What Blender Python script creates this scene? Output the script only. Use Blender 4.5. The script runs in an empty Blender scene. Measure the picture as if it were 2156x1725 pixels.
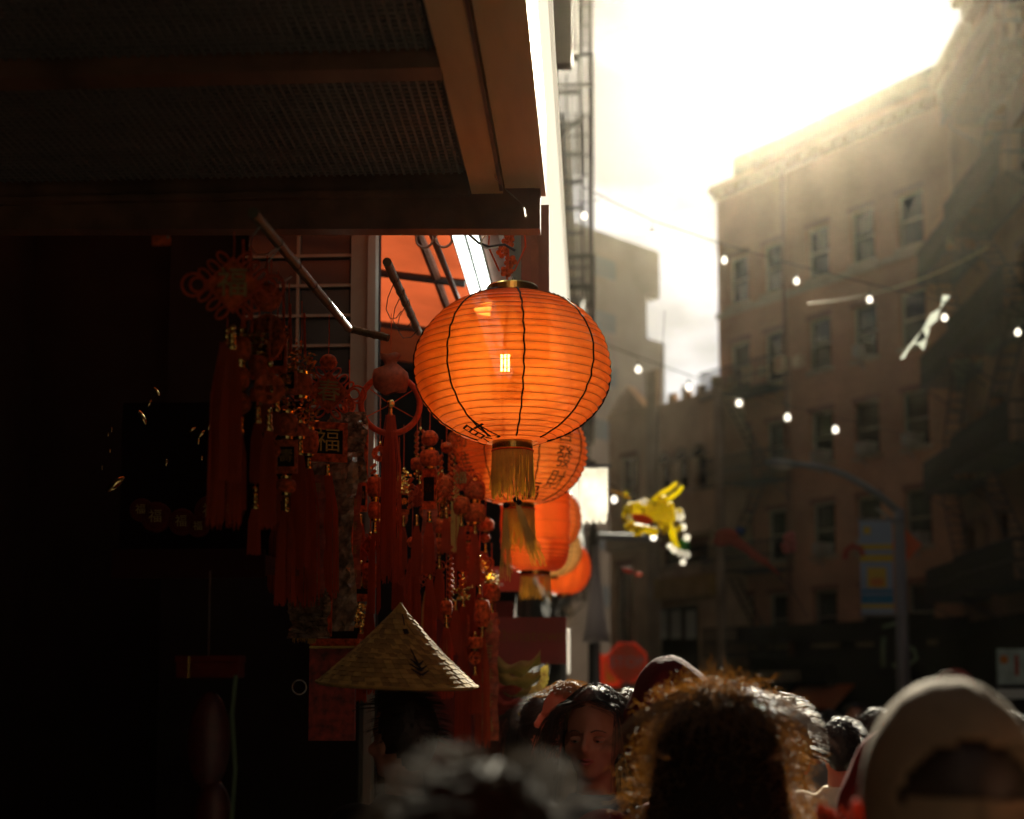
import bpy, bmesh, math, random
from mathutils import Vector, Matrix, Quaternion, noise
sc = bpy.context.scene
C = sc.collection
PI = math.pi
R = math.radians
rnd = random.Random(7)

# ---------------------------------------------------------------- camera
F, CX, CY = 3000.0, 1078.0, 1147.5          # focal length and principal point of a 2156 wide picture
PITCH, YAW, CAMZ = R(5.5), R(3.2), 1.62
cam_d = bpy.data.cameras.new('camera')
cam = bpy.data.objects.new('camera', cam_d); C.objects.link(cam)
cam.location = (0, 0, CAMZ)
cam.rotation_euler = (PI/2 + PITCH, 0, YAW)
cam_d.sensor_width = 36; cam_d.lens = 36*F/2156
cam_d.shift_y = (CY-862.5)/2156
cam_d.clip_start = 0.05; cam_d.clip_end = 3000
cam_d.dof.use_dof = True; cam_d.dof.focus_distance = 3.72; cam_d.dof.aperture_fstop = 2.6
cam_d.dof.aperture_blades = 0
sc.camera = cam
HAZE_D, HAZE_G = .00017, .925

def ray(px, py):
    r, u = (px-CX)/F, (CY-py)/F
    z = math.cos(PITCH)-u*math.sin(PITCH); h = math.sin(PITCH)+u*math.cos(PITCH)
    return Vector((r*math.cos(YAW)-z*math.sin(YAW), r*math.sin(YAW)+z*math.cos(YAW), h))
def W(px, py, Y):
    d = ray(px, py); d = d*(Y/d.y); d.z += CAMZ
    return d
def hit(px, py, h):
    d = ray(px, py); d = d*(h/d.z); d.z += CAMZ
    return d

# ---------------------------------------------------------------- sky, sun, exposure
sd = ray(1625, 62).normalized()
EL = math.asin(sd.z); AZ = math.atan2(sd.x, sd.y)
world = bpy.data.worlds.new('World'); sc.world = world; world.use_nodes = True
nt = world.node_tree; N = nt.nodes; L = nt.links
for n in list(N): N.remove(n)
out = N.new('ShaderNodeOutputWorld'); bg = N.new('ShaderNodeBackground')
sky = N.new('ShaderNodeTexSky'); sky.sky_type = 'NISHITA'; sky.sun_disc = False
sky.sun_elevation = EL; sky.sun_rotation = AZ
sky.air_density = 1.0; sky.dust_density = 1.0; sky.ozone_density = 1.0
tc = N.new('ShaderNodeTexCoord')
mp = N.new('ShaderNodeMapping'); mp.inputs['Scale'].default_value = (1, 1, 2.2); mp.inputs['Location'].default_value = (0.34, 0.2, 0.15)
ns = N.new('ShaderNodeTexNoise'); ns.inputs['Scale'].default_value = 4.2; ns.inputs['Detail'].default_value = 9; ns.inputs['Roughness'].default_value = .55
cr = N.new('ShaderNodeValToRGB'); cr.color_ramp.elements[0].position = .47; cr.color_ramp.elements[1].position = .56
cr.color_ramp.elements[0].color = (0,0,0,1); cr.color_ramp.elements[1].color = (1,1,1,1)
hs = N.new('ShaderNodeHueSaturation'); hs.inputs['Saturation'].default_value = .35; hs.inputs['Value'].default_value = .18
sc_ = N.new('ShaderNodeMix'); sc_.data_type = 'RGBA'; sc_.blend_type = 'MIX'
cl = N.new('ShaderNodeVectorMath'); cl.operation = 'MULTIPLY_ADD'
cl.inputs[1].default_value = (1.3, 1.31, 1.35); cl.inputs[2].default_value = (1.0, 1.0, 1.06)
L.new(tc.outputs['Generated'], mp.inputs['Vector']); L.new(mp.outputs[0], ns.inputs['Vector']); L.new(ns.outputs[0], cr.inputs[0])
L.new(sky.outputs[0], hs.inputs['Color']); L.new(hs.outputs[0], cl.inputs[0])
L.new(cr.outputs[0], sc_.inputs['Factor']); L.new(hs.outputs[0], sc_.inputs['A']); L.new(cl.outputs[0], sc_.inputs['B'])
L.new(sc_.outputs['Result'], bg.inputs['Color']); bg.inputs['Strength'].default_value = 0.05
L.new(bg.outputs[0], out.inputs[0])
sun_d = bpy.data.lights.new('sun', 'SUN'); sun_d.energy = 5.0; sun_d.angle = R(.5); sun_d.color = (1, .91, .70)
sun = bpy.data.objects.new('sun', sun_d); C.objects.link(sun)
sun.rotation_euler = (-sd).to_track_quat('-Z', 'Y').to_euler(); sun.location = (5, 30, 40)
vs = sc.view_settings; vs.view_transform = 'Standard'; vs.look = 'None'; vs.gamma = 1; vs.exposure = 1.55; vs.use_curve_mapping = False
cy = sc.cycles
cy.max_bounces = 7; cy.diffuse_bounces = 4; cy.glossy_bounces = 3; cy.transmission_bounces = 5; cy.volume_bounces = 0
cy.transparent_max_bounces = 12; cy.use_denoising = True; cy.sample_clamp_indirect = 4
cy.volume_step_rate = 2; cy.caustics_reflective = False; cy.caustics_refractive = False

# ---------------------------------------------------------------- materials
MATS = {}
def mat(name, col, rough=.7, metal=0, trans=0, tcol=None, var=0, vs_=8, bump=0, bs=60, emit=None, es=1, coat=0, transp=0, stretch=None):
    m = bpy.data.materials.new(name); m.use_nodes = True; MATS[name] = m
    t = m.node_tree; n = t.nodes; l = t.links
    b = n['Principled BSDF']; o = n['Material Output']
    b.inputs['Base Color'].default_value = (*col, 1); b.inputs['Roughness'].default_value = rough; b.inputs['Metallic'].default_value = metal
    if rough >= .7: b.inputs['Specular IOR Level'].default_value = .12
    if coat: b.inputs['Coat Weight'].default_value = coat; b.inputs['Coat Roughness'].default_value = .15
    csrc = None
    co = n.new('ShaderNodeTexCoord'); vec = co.outputs['Object']
    if stretch:
        ma = n.new('ShaderNodeMapping'); ma.inputs['Scale'].default_value = stretch; l.new(vec, ma.inputs[0]); vec = ma.outputs[0]
    if var:
        nz = n.new('ShaderNodeTexNoise'); nz.inputs['Scale'].default_value = vs_; nz.inputs['Detail'].default_value = 6; l.new(vec, nz.inputs[0])
        mr = n.new('ShaderNodeMapRange'); mr.inputs[1].default_value = .3; mr.inputs[2].default_value = .7; mr.inputs[3].default_value = 1-var; mr.inputs[4].default_value = 1+var*.6
        l.new(nz.outputs[0], mr.inputs[0])
        vm = n.new('ShaderNodeVectorMath'); vm.operation = 'SCALE'; vm.inputs[0].default_value = col; l.new(mr.outputs[0], vm.inputs['Scale'])
        l.new(vm.outputs[0], b.inputs['Base Color']); csrc = vm.outputs[0]
    if bump:
        n2 = n.new('ShaderNodeTexNoise'); n2.inputs['Scale'].default_value = bs; n2.inputs['Detail'].default_value = 4; l.new(vec, n2.inputs[0])
        bp = n.new('ShaderNodeBump'); bp.inputs['Strength'].default_value = bump; bp.inputs['Distance'].default_value = .01; l.new(n2.outputs[0], bp.inputs['Height']); l.new(bp.outputs[0], b.inputs['Normal'])
    if emit:
        b.inputs['Emission Color'].default_value = (*emit, 1); b.inputs['Emission Strength'].default_value = es
    src = b.outputs[0]
    if trans:
        tr = n.new('ShaderNodeBsdfTranslucent'); tr.inputs[0].default_value = (*(tcol or col), 1)
        if var and not tcol: l.new(csrc, tr.inputs[0])
        mx = n.new('ShaderNodeMixShader'); mx.inputs[0].default_value = trans
        l.new(src, mx.inputs[1]); l.new(tr.outputs[0], mx.inputs[2]); src = mx.outputs[0]
    if transp:
        tp = n.new('ShaderNodeBsdfTransparent'); mx = n.new('ShaderNodeMixShader'); mx.inputs[0].default_value = transp
        l.new(src, mx.inputs[1]); l.new(tp.outputs[0], mx.inputs[2]); src = mx.outputs[0]
    if src is not b.outputs[0]: l.new(src, o.inputs[0])
    return m

def brick_mat(name, c1, c2, mortar, scale=1.0):
    m = bpy.data.materials.new(name); m.use_nodes = True; t = m.node_tree; n = t.nodes; l = t.links; b = n['Principled BSDF']
    co = n.new('ShaderNodeTexCoord'); sp = n.new('ShaderNodeSeparateXYZ'); cb = n.new('ShaderNodeCombineXYZ')
    ad = n.new('ShaderNodeMath'); ad.operation = 'ADD'
    l.new(co.outputs['Object'], sp.inputs[0]); l.new(sp.outputs[0], ad.inputs[0]); l.new(sp.outputs[1], ad.inputs[1])
    l.new(ad.outputs[0], cb.inputs[0]); l.new(sp.outputs[2], cb.inputs[1])
    br = n.new('ShaderNodeTexBrick'); br.inputs['Scale'].default_value = scale; br.inputs['Brick Width'].default_value = .22; br.inputs['Row Height'].default_value = .075
    br.inputs['Mortar Size'].default_value = .01; br.inputs['Color1'].default_value = (*c1,1); br.inputs['Color2'].default_value = (*c2,1); br.inputs['Mortar'].default_value = (*mortar,1)
    l.new(cb.outputs[0], br.inputs[0])
    nz = n.new('ShaderNodeTexNoise'); nz.inputs['Scale'].default_value = .45; nz.inputs['Detail'].default_value = 7; l.new(co.outputs['Object'], nz.inputs[0])
    mr = n.new('ShaderNodeMapRange'); mr.inputs[1].default_value = .3; mr.inputs[2].default_value = .7; mr.inputs[3].default_value = .6; mr.inputs[4].default_value = 1.2; l.new(nz.outputs[0], mr.inputs[0])
    vm = n.new('ShaderNodeVectorMath'); vm.operation = 'SCALE'; l.new(br.outputs[0], vm.inputs[0]); l.new(mr.outputs[0], vm.inputs['Scale']); l.new(vm.outputs[0], b.inputs['Base Color'])
    b.inputs['Roughness'].default_value = .9
    bp = n.new('ShaderNodeBump'); bp.inputs['Strength'].default_value = .4; bp.inputs['Distance'].default_value = .01; l.new(br.outputs[0], bp.inputs['Height']); l.new(bp.outputs[0], b.inputs['Normal'])
    return m

# ---------------------------------------------------------------- mesh helpers
class MB:
    def __init__(s): s.v = []; s.f = []; s.mi = []; s.cm = 0
    def add(s, vs, fs):
        k = len(s.v); s.v += [tuple(p) for p in vs]; s.f += [tuple(k+i for i in f) for f in fs]; s.mi += [s.cm]*len(fs); return s
    def box(s, c, d, rot=None):
        x, y, z = d[0]/2, d[1]/2, d[2]/2
        p = [Vector((i*x, j*y, k*z)) for i in (-1,1) for j in (-1,1) for k in (-1,1)]
        if rot is not None:
            q = rot if isinstance(rot, Matrix) else Matrix.Rotation(rot, 3, 'Z'); p = [q @ a for a in p]
        c = Vector(c); p = [a+c for a in p]
        return s.add(p, [(0,1,3,2),(4,6,7,5),(0,4,5,1),(2,3,7,6),(0,2,6,4),(1,5,7,3)])
    def bb(s, a, b):
        a, b = Vector(a), Vector(b); return s.box((a+b)/2, [abs(q) for q in (b-a)])
    def tube(s, pts, r, n=6, closed=False, cap=True):
        pts = [Vector(p) for p in pts]; m = len(pts); rings = []
        up = None
        for i, p in enumerate(pts):
            if closed: t = pts[(i+1)%m]-pts[i-1]
            else: t = pts[min(i+1, m-1)]-pts[max(i-1, 0)]
            if t.length < 1e-9: t = Vector((0,0,1))
            t.normalize()
            if up is None: up = t.orthogonal().normalized()
            up = (up - t*up.dot(t)); up = up.normalized() if up.length > 1e-6 else t.orthogonal().normalized()
            w = t.cross(up); rr = r(i/(m-1 if m > 1 else 1)) if callable(r) else r
            rings.append([p+(up*math.cos(2*PI*k/n)+w*math.sin(2*PI*k/n))*rr for k in range(n)])
        vs = [q for g in rings for q in g]; fs = []
        for i in range(m if closed else m-1):
            a, b = i*n, ((i+1)%m)*n
            for k in range(n): fs.append((a+k, a+(k+1)%n, b+(k+1)%n, b+k))
        if cap and not closed: fs += [tuple(range(n-1,-1,-1)), tuple(range((m-1)*n, m*n))]
        return s.add(vs, fs)
    def lathe(s, prof, n=24, c=(0,0,0), arc=(0, 2*PI)):
        full = abs(arc[1]-arc[0]-2*PI) < 1e-6; k = n if full else n+1; vs = []; fs = []
        for r, z in prof:
            for i in range(k):
                a = arc[0]+(arc[1]-arc[0])*i/n; vs.append((c[0]+r*math.cos(a), c[1]+r*math.sin(a), c[2]+z))
        for j in range(len(prof)-1):
            for i in range(n):
                i2 = (i+1)%k; fs.append((j*k+i, j*k+i2, (j+1)*k+i2, (j+1)*k+i))
        return s.add(vs, fs)
    def ell(s, c, r, nu=14, nv=9, rot=None):
        vs = []; fs = []; c = Vector(c); r = (r,r,r) if isinstance(r, (int,float)) else r
        for j in range(nv+1):
            th = PI*j/nv
            for i in range(nu):
                a = 2*PI*i/nu; p = Vector((r[0]*math.sin(th)*math.cos(a), r[1]*math.sin(th)*math.sin(a), r[2]*math.cos(th)))
                if rot is not None: p = rot @ p
                vs.append(p+c)
        for j in range(nv):
            for i in range(nu): fs.append((j*nu+i, (j+1)*nu+i, (j+1)*nu+(i+1)%nu, j*nu+(i+1)%nu))
        return s.add(vs, fs)
    def torus(s, c, Rr, r, n=24, k=6, axis='Y', sx=1, sz=1):
        pts = []
        for i in range(n):
            a = 2*PI*i/n; x, z = Rr*sx*math.cos(a), Rr*sz*math.sin(a)
            p = Vector((x,0,z)) if axis == 'Y' else (Vector((x,z,0)) if axis == 'Z' else Vector((0,x,z)))
            pts.append(p+Vector(c))
        return s.tube(pts, r, k, closed=True)
    def poly(s, pts, depth, y0=0):      # outline in xz, extruded along +y
        n = len(pts); vs = [(x, y0, z) for x, z in pts]+[(x, y0+depth, z) for x, z in pts]
        return s.add(vs, [tuple(range(n)), tuple(range(2*n-1, n-1, -1))]+[(i, i+n, (i+1)%n+n, (i+1)%n) for i in range(n)])
    def mesh(s, name, m, smooth=False):
        me = bpy.data.meshes.new(name); me.from_pydata(s.v, [], s.f)
        ms = m if isinstance(m, (list, tuple)) else [m]
        for q in ms: me.materials.append(q)
        if len(ms) > 1: me.polygons.foreach_set('material_index', s.mi)
        bm = bmesh.new(); bm.from_mesh(me); bmesh.ops.recalc_face_normals(bm, faces=bm.faces); bm.to_mesh(me); bm.free()
        if smooth: me.polygons.foreach_set('use_smooth', [True]*len(me.polygons))
        me.update(); return me
    def build(s, name, m, parent=None, smooth=False, loc=None, **tags):
        return link(s.mesh(name, m, smooth), name, parent, loc, **tags)
def link(me, name, parent=None, loc=None, rot=None, scale=None, **tags):
    o = bpy.data.objects.new(name, me); C.objects.link(o)
    if parent is not None: o.parent = parent
    if loc is not None: o.location = loc
    if rot is not None: o.rotation_euler = rot
    if scale is not None: o.scale = scale if not isinstance(scale, (int,float)) else (scale,)*3
    for k, v in tags.items(): o[k] = v
    return o
def thing(name, label, cat, loc=(0,0,0), rotz=0, group=None, scale=None):
    o = link(None, name, None, loc, (0,0,rotz), scale, label=label, category=cat)
    if group: o['group'] = group
    o.empty_display_size = .1
    return o
def structure(name, mb, m, parent=None):
    return mb.build(name, m, parent, kind='structure')
def copy_tree(o, parent=None):
    c = o.copy(); C.objects.link(c)
    if parent is not None: c.parent = parent
    for ch in list(o.children): copy_tree(ch, c)
    return c
def text_mesh(body, m, size=1.0, extrude=0.0, res=3, align='CENTER'):
    cu = bpy.data.curves.new('text', 'FONT'); cu.body = body; cu.size = size; cu.extrude = extrude; cu.resolution_u = res
    cu.align_x = align; cu.align_y = 'CENTER'
    o = bpy.data.objects.new('text', cu); C.objects.link(o)
    dg = bpy.context.evaluated_depsgraph_get(); me = bpy.data.meshes.new_from_object(o.evaluated_get(dg))
    bpy.data.objects.remove(o); me.materials.clear(); me.materials.append(m)
    return me
def bezier(a, b, sag, n=16):
    a, b = Vector(a), Vector(b); return [a.lerp(b, i/n)-Vector((0,0,sag*4*(i/n)*(1-i/n))) for i in range(n+1)]

M_ = dict(
 asphalt=mat('asphalt', (.05,.05,.05), .9, var=.4, vs_=3, bump=.5, bs=90),
 paving=mat('paving', (.22,.21,.19), .9, var=.3, vs_=2),
 kerb=mat('kerb_stone', (.28,.27,.25), .85, var=.2),
 line=mat('road_paint', (.7,.68,.6), .7, var=.3),
 black=mat('black_iron', (.02,.02,.02), .6),
 pane=mat('window_glass', (.015,.018,.02), .15),
 blind=mat('pale_blind', (.45,.4,.32), .8, var=.3, vs_=2),
 tan=mat('tan_stucco', (.5,.37,.24), .9, var=.3, vs_=.8),
 stone=mat('pale_stone', (.32,.26,.19), .85, var=.3, vs_=1.5),
 grey=mat('grey_render', (.3,.28,.27), .9, var=.3, vs_=.3),
 white=mat('white_vinyl', (.85,.84,.82), .5, trans=.9, tcol=(.98,.97,.95), var=.05, vs_=4),
 acgrey=mat('ac_casing', (.34,.32,.28), .6, var=.2),
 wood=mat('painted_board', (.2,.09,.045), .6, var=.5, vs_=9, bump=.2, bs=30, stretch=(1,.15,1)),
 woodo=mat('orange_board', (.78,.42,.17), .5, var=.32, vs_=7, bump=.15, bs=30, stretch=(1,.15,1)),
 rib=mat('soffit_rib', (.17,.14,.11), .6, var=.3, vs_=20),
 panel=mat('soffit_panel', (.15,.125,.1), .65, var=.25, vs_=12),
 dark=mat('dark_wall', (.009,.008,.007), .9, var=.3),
 redcanvas=mat('red_canvas', (.45,.085,.03), .8, trans=.7, var=.3, vs_=2.5),
 brown=mat('brown_post', (.16,.07,.04), .6, var=.3),
 gold=mat('gold_foil', (.8,.55,.15), .22, 1),
 brass=mat('brass_band', (.6,.42,.12), .25, 1, var=.1),
 thread=mat('gold_thread', (.75,.5,.1), .6, trans=.35, var=.25, vs_=60, stretch=(1,1,.1)),
 redthread=mat('red_thread', (.48,.06,.015), .75, trans=.2, var=.3, vs_=50, stretch=(1,1,.1)),
 redcord=mat('red_cord', (.55,.075,.02), .7, var=.25, vs_=80),
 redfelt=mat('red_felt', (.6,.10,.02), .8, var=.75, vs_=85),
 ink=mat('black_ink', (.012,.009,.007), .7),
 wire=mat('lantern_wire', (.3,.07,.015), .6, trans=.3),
 shade=mat('shaded_red_felt', (.10,.012,.006), .8, var=.3, vs_=30),  # red felt with the shop's deep shade put into its colour
 steel=mat('steel_wire', (.5,.5,.42), .3, 1),
 pole=mat('galvanised_pole', (.17,.175,.2), .55, .2),
)
M_['brickA'] = brick_mat('red_brick', (.44,.21,.115), (.36,.165,.09), (.3,.2,.13))
M_['brickB'] = brick_mat('brown_brick', (.3,.15,.08), (.24,.12,.065), (.2,.15,.1))
# ================================================================ ground
g = MB(); g.add([(-600,-600,0),(600,-600,0),(600,900,0),(-600,900,0)], [(0,1,2,3)]); structure('ground', g, M_['asphalt'])
g = MB(); g.bb((.35,-60,.004),(9.2,60,.008)); structure('road', g, M_['asphalt'])
g = MB(); g.bb((-2.6,-60,.0),(.2,22,.13)); structure('pavement', g, M_['paving'])
g = MB(); g.bb((.2,-60,.0),(.35,22,.14)); structure('kerb', g, M_['kerb'])
g = MB(); g.bb((9.35,-60,.0),(14.5,36,.13)); structure('pavement', g, M_['paving'])
g = MB(); g.bb((9.2,-60,.0),(9.35,36,.14)); structure('kerb', g, M_['kerb'])
g = MB(); g.bb((4.7,-55,.012),(4.8,34,.015)); g.bb((4.95,-55,.012),(5.05,34,.015)); structure('road_markings', g, M_['line'])

# ================================================================ facades
def frame_pts(L0, R0):
    a = Vector((L0.x, L0.y, 0)); b = Vector((R0.x, R0.y, 0)); u = (b-a).normalized(); return a, u, math.atan2(u.y, u.x), (b-a).length
def plane_sz(px, py, a, u):
    """where the ray through a picture point meets the facade through a along u: (distance along, height)"""
    d = ray(px, py); nrm = Vector((-u.y, u.x, 0)); k = nrm.dot(a)/nrm.dot(d); p = d*k
    return (p-a).dot(u), p.z+CAMZ

def facade(mb, x0, x1, z0, z1, holes, y=0, t=.25):
    """wall of thickness t with real rectangular holes (x0,x1,z0,z1)"""
    xs = sorted({x0, x1, *[h[0] for h in holes], *[h[1] for h in holes]}); zs = sorted({z0, z1, *[h[2] for h in holes], *[h[3] for h in holes]})
    xs = [x for x in xs if x0 <= x <= x1]; zs = [z for z in zs if z0 <= z <= z1]
    def solid(i, j):
        if i < 0 or j < 0 or i >= len(xs)-1 or j >= len(zs)-1: return False
        cx, cz = (xs[i]+xs[i+1])/2, (zs[j]+zs[j+1])/2
        return not any(h[0] < cx < h[1] and h[2] < cz < h[3] for h in holes)
    for i in range(len(xs)-1):
        for j in range(len(zs)-1):
            if not solid(i, j): continue
            a, b, c, d = xs[i], xs[i+1], zs[j], zs[j+1]
            mb.add([(a,y,c),(b,y,c),(b,y,d),(a,y,d)], [(0,1,2,3)])
            mb.add([(a,y+t,c),(b,y+t,c),(b,y+t,d),(a,y+t,d)], [(3,2,1,0)])
            if not solid(i-1,j): mb.add([(a,y,c),(a,y+t,c),(a,y+t,d),(a,y,d)], [(0,1,2,3)])
            if not solid(i+1,j): mb.add([(b,y,c),(b,y+t,c),(b,y+t,d),(b,y,d)], [(0,1,2,3)])
            if not solid(i,j-1): mb.add([(a,y,c),(b,y,c),(b,y+t,c),(a,y+t,c)], [(0,1,2,3)])
            if not solid(i,j+1): mb.add([(a,y,d),(b,y,d),(b,y+t,d),(a,y+t,d)], [(0,1,2,3)])

def win_meshes(w, h, fm):
    f = MB(); t = .06
    f.bb((-w/2,.12,0),(-w/2+t,.2,h)); f.bb((w/2-t,.12,0),(w/2,.2,h)); f.bb((-w/2+t,.12,0),(w/2-t,.2,t)); f.bb((-w/2+t,.12,h-t),(w/2-t,.2,h)); f.bb((-w/2+t,.1,h*.5-.03),(w/2-t,.17,h*.5+.03))
    p = MB(); p.bb((-w/2+t,.205,t),(w/2-t,.215,h-t))
    s = MB(); s.bb((-w/2-.1,-.08,-.14),(w/2+.1,.1,-.005))
    l = MB(); l.bb((-w/2-.08,-.04,h+.005),(w/2+.08,-.003,h+.2))
    b = MB(); b.bb((-w/2+t,.216,h*.55),(w/2-t,.225,h-t))
    return f.mesh('window_frame', fm), p.mesh('window_pane', M_['pane']), s.mesh('window_sill', M_['stone']), l.mesh('lintel', M_['brown']), b.mesh('window_blind', M_['blind'])
def put_window(root, ms, x, z, blind=False, lintel=True, ac=None):
    f = link(ms[0], 'window', root, (x, 0, z)); link(ms[1], 'pane', f); link(ms[2], 'sill', f)
    if lintel: link(ms[3], 'lintel', f)
    if blind: link(ms[4], 'blind', f, (0, 0, -rnd.random()*.1), scale=(1,1,1))
    if ac: link(ac, 'air_conditioner', f, (rnd.uniform(-.1,.1), 0, .03))
    return f
def ac_mesh():
    a = MB(); a.bb((-.26,-.3,0),(.26,.19,.38)); 
    for k in range(7): a.bb((-.22,-.318,.04+k*.048),(.22,-.302,.06+k*.048))
    a.bb((-.03,-.5,-.3),(.03,-.0,-.27)); a.tube([(0,-.02,-.45),(0,-.33,-.02)], .02, 4)
    return a.mesh('air_conditioner', M_['acgrey'])
AC = ac_mesh()

def fire_escape(root, x0, x1, zs, y=-.05, depth=1.0, stairs=True, name='fire_escape'):
    """a child Empty of the building with platforms, railings and ladders as sub-parts"""
    fe = link(None, name, root)
    L_ = x1-x0
    pl = MB()
    for k in range(int(depth/.1)): pl.bb((x0, y-.02-k*.1-.045, -.03),(x1, y-.02-k*.1, 0))
    pl.bb((x0,y-depth-.02,-.08),(x1,y-depth+.03,.0)); pl.bb((x0,y-.05,-.08),(x1,y,-.002))
    plm = pl.mesh('platform', M_['black'])
    rl = MB()
    for z in (.45,.95): rl.tube([(x0,y,z),(x0,y-depth,z),(x1,y-depth,z),(x1,y,z)], .035, 4)
    n = max(4, int(L_/.16))
    for k in range(n+1): xx = x0+L_*k/n; rl.box((xx,y-depth,.48),(.035,.035,.96))
    for k in range(5): rl.box((x0,y-depth*k/5,.48),(.02,.02,.96)); rl.box((x1,y-depth*k/5,.48),(.02,.02,.96))
    for xx in (x0+.05, x1-.05): rl.tube([(xx,y,-.75),(xx,y-depth*.9,-.03)], .025, 4)
    rlm = rl.mesh('railing', M_['black'])
    for i, z in enumerate(zs):
        link(plm, 'platform', fe, (0,0,z)); link(rlm, 'railing', fe, (0,0,z))
        if stairs and i < len(zs)-1:
            h = zs[i+1]-z; st = MB(); sx = x0+.5 if i%2 else x1-.5; ex = x1-.9 if i%2 else x0+.9
            for yy in (y-.35, y-.8): st.tube([(sx,yy,z),(ex,yy,z+h)], .03, 4)
            for k in range(1,12): q = k/12; st.bb((sx+(ex-sx)*q-.1,y-.8,z+h*q-.012),(sx+(ex-sx)*q+.1,y-.35,z+h*q+.012))
            st.build('stair', M_['black'], fe)
    return fe

# ---- brick tenement closing the street
HA = 18.3
LA, RA = hit(1509, 412, HA), hit(2003, 196, HA)
a, u, ang, wA = frame_pts(LA, RA); TOP = HA+CAMZ
rootA = thing('brick_tenement', 'red brick tenement with rows of sash windows and air conditioners, closing the street', 'building', a, ang)
cols = []; 
rows = []
for py0, py1 in ((640,752),(836,958),(1039,1160),(1235,1352)):
    z1 = plane_sz(1828, py0, a, u)[1]; z0 = plane_sz(1828, py1, a, u)[1]; rows.append((z0, z1))
rows.insert(0, (rows[0][0]+(rows[0][0]-rows[1][0]), rows[0][1]+(rows[0][0]-rows[1][0])))
for px in (1562, 1636, 1732, 1828, 1931): cols.append(plane_sz(px, 1000, a, u)[0])
# further columns to the far side are hidden by the next building
ww = plane_sz(1854, 900, a, u)[0]-plane_sz(1802, 900, a, u)[0]; wh = rows[1][1]-rows[1][0]
holes = []
for z0, z1 in rows:
    for x in cols: holes.append((x-ww/2, x+ww/2, z0, z0+wh))
WA = wA+6
w = MB(); facade(w, 0, WA, 3.6, TOP, holes)
w.bb((0,.25,3.6),(.25,14,TOP)); w.bb((WA-.25,.25,3.6),(WA,14,TOP)); w.bb((.25,13.7,3.6),(WA-.25,14,TOP)); w.bb((.25,.26,TOP-.35),(WA-.25,13.69,TOP-.1))
w.build('wall', M_['brickA'], rootA)
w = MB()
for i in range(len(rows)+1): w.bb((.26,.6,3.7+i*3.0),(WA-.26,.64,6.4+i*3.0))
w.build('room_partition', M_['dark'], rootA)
c = MB(); c.bb((-.12,-.3,TOP+.003),(WA+.1,.3,TOP+.28)); c.bb((-.05,-.16,TOP-.25),(WA,-.004,TOP)); 
for k in range(int(WA/.55)): c.bb((.1+k*.55,-.28,TOP-.24),(.24+k*.55,-.165,TOP))
c.build('cornice', M_['brown'], rootA)
c = MB(); zb = (rows[1][1]+rows[0][0])/2+.35; c.bb((-.03,-.1,zb),(WA,-.004,zb+.22)); c.build('string_course', M_['stone'], rootA)
cm = MB(); cm.bb((1.6,2,TOP-.05),(2.5,2.9,TOP+1.3)); cm.build('chimney', M_['brickA'], rootA)
wm = win_meshes(ww, wh, mat('window_paint', (.22,.2,.16), .6))
for i, (z0, z1) in enumerate(rows):
    for j, x in enumerate(cols):
        put_window(rootA, wm, x, z0, blind=(i*3+j*5)%4 in (0,1) or (i, j) == (4,2), ac=AC if (i in (2,3) and j >= 2) or (i, j) in ((1,3),(3,2)) else None)
xp = plane_sz(1664, 1000, a, u)[0]
d = MB(); d.tube([(xp,-.12,2.5),(xp,-.12,TOP-.3)], .09, 8); d.build('downpipe', M_['brown'], rootA)
fe_z = [rows[k][0]-.35 for k in (4,3,2,1)]
fire_escape(rootA, .3, cols[1]+.8, fe_z, depth=1.15)
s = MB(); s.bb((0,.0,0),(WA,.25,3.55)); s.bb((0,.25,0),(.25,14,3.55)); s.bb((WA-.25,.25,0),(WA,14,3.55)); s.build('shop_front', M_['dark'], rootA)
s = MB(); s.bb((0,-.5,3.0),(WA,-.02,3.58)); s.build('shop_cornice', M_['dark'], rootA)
s = MB()
s.add([(6.2,-1.3,2.0),(9.6,-1.3,2.0),(9.6,-.03,2.75),(6.2,-.03,2.75),(6.2,-1.3,2.04),(9.6,-1.3,2.04),(9.6,-.03,2.79),(6.2,-.03,2.79)],[(0,1,2,3),(4,7,6,5),(0,4,5,1),(2,6,7,3),(0,3,7,4),(1,5,6,2)])
sx0, sz0 = plane_sz(1685, 1490, a, u); sx1, sz1 = plane_sz(1800, 1444, a, u)
s = MB(); s.add([(sx0,-1.0,sz0),(sx1,-1.0,sz0),(sx1,-.04,sz1),(sx0,-.04,sz1),(sx0,-1.0,sz0+.04),(sx1,-1.0,sz0+.04),(sx1,-.04,sz1+.04),(sx0,-.04,sz1+.04)],[(0,1,2,3),(4,7,6,5),(0,4,5,1),(2,6,7,3),(0,3,7,4),(1,5,6,2)])
s.build('awning', mat('orange_awning', (.45,.11,.03), .8, trans=.3), rootA)
x0_, z0_ = plane_sz(1565, 1435, a, u); x1_, z1_ = plane_sz(1718, 1412, a, u)
s = MB(); s.bb((x0_-.3,-.12,z0_-.15),(x1_+1,-.005-.5,z1_+.15)); sg = s.build('shop_sign', M_['dark'], rootA)
s = MB(); k = x0_
for wd in (.16,.0,.1,.3,.12,.22,.0,.26,.24,.3,.28,.26,.26,.3):
    if wd: 
        s.bb((k,-.54,z0_+.02),(k+.06,-.515,z1_-.02)); s.bb((k+wd-.08,-.54,z0_+.02),(k+wd-.02,-.515,z1_-.02)); s.bb((k+.06,-.54,z1_-.08),(k+wd-.08,-.515,z1_-.02))
    k += (wd or .12)+.03
s.build('lettering', M_['stone'], sg)

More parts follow.
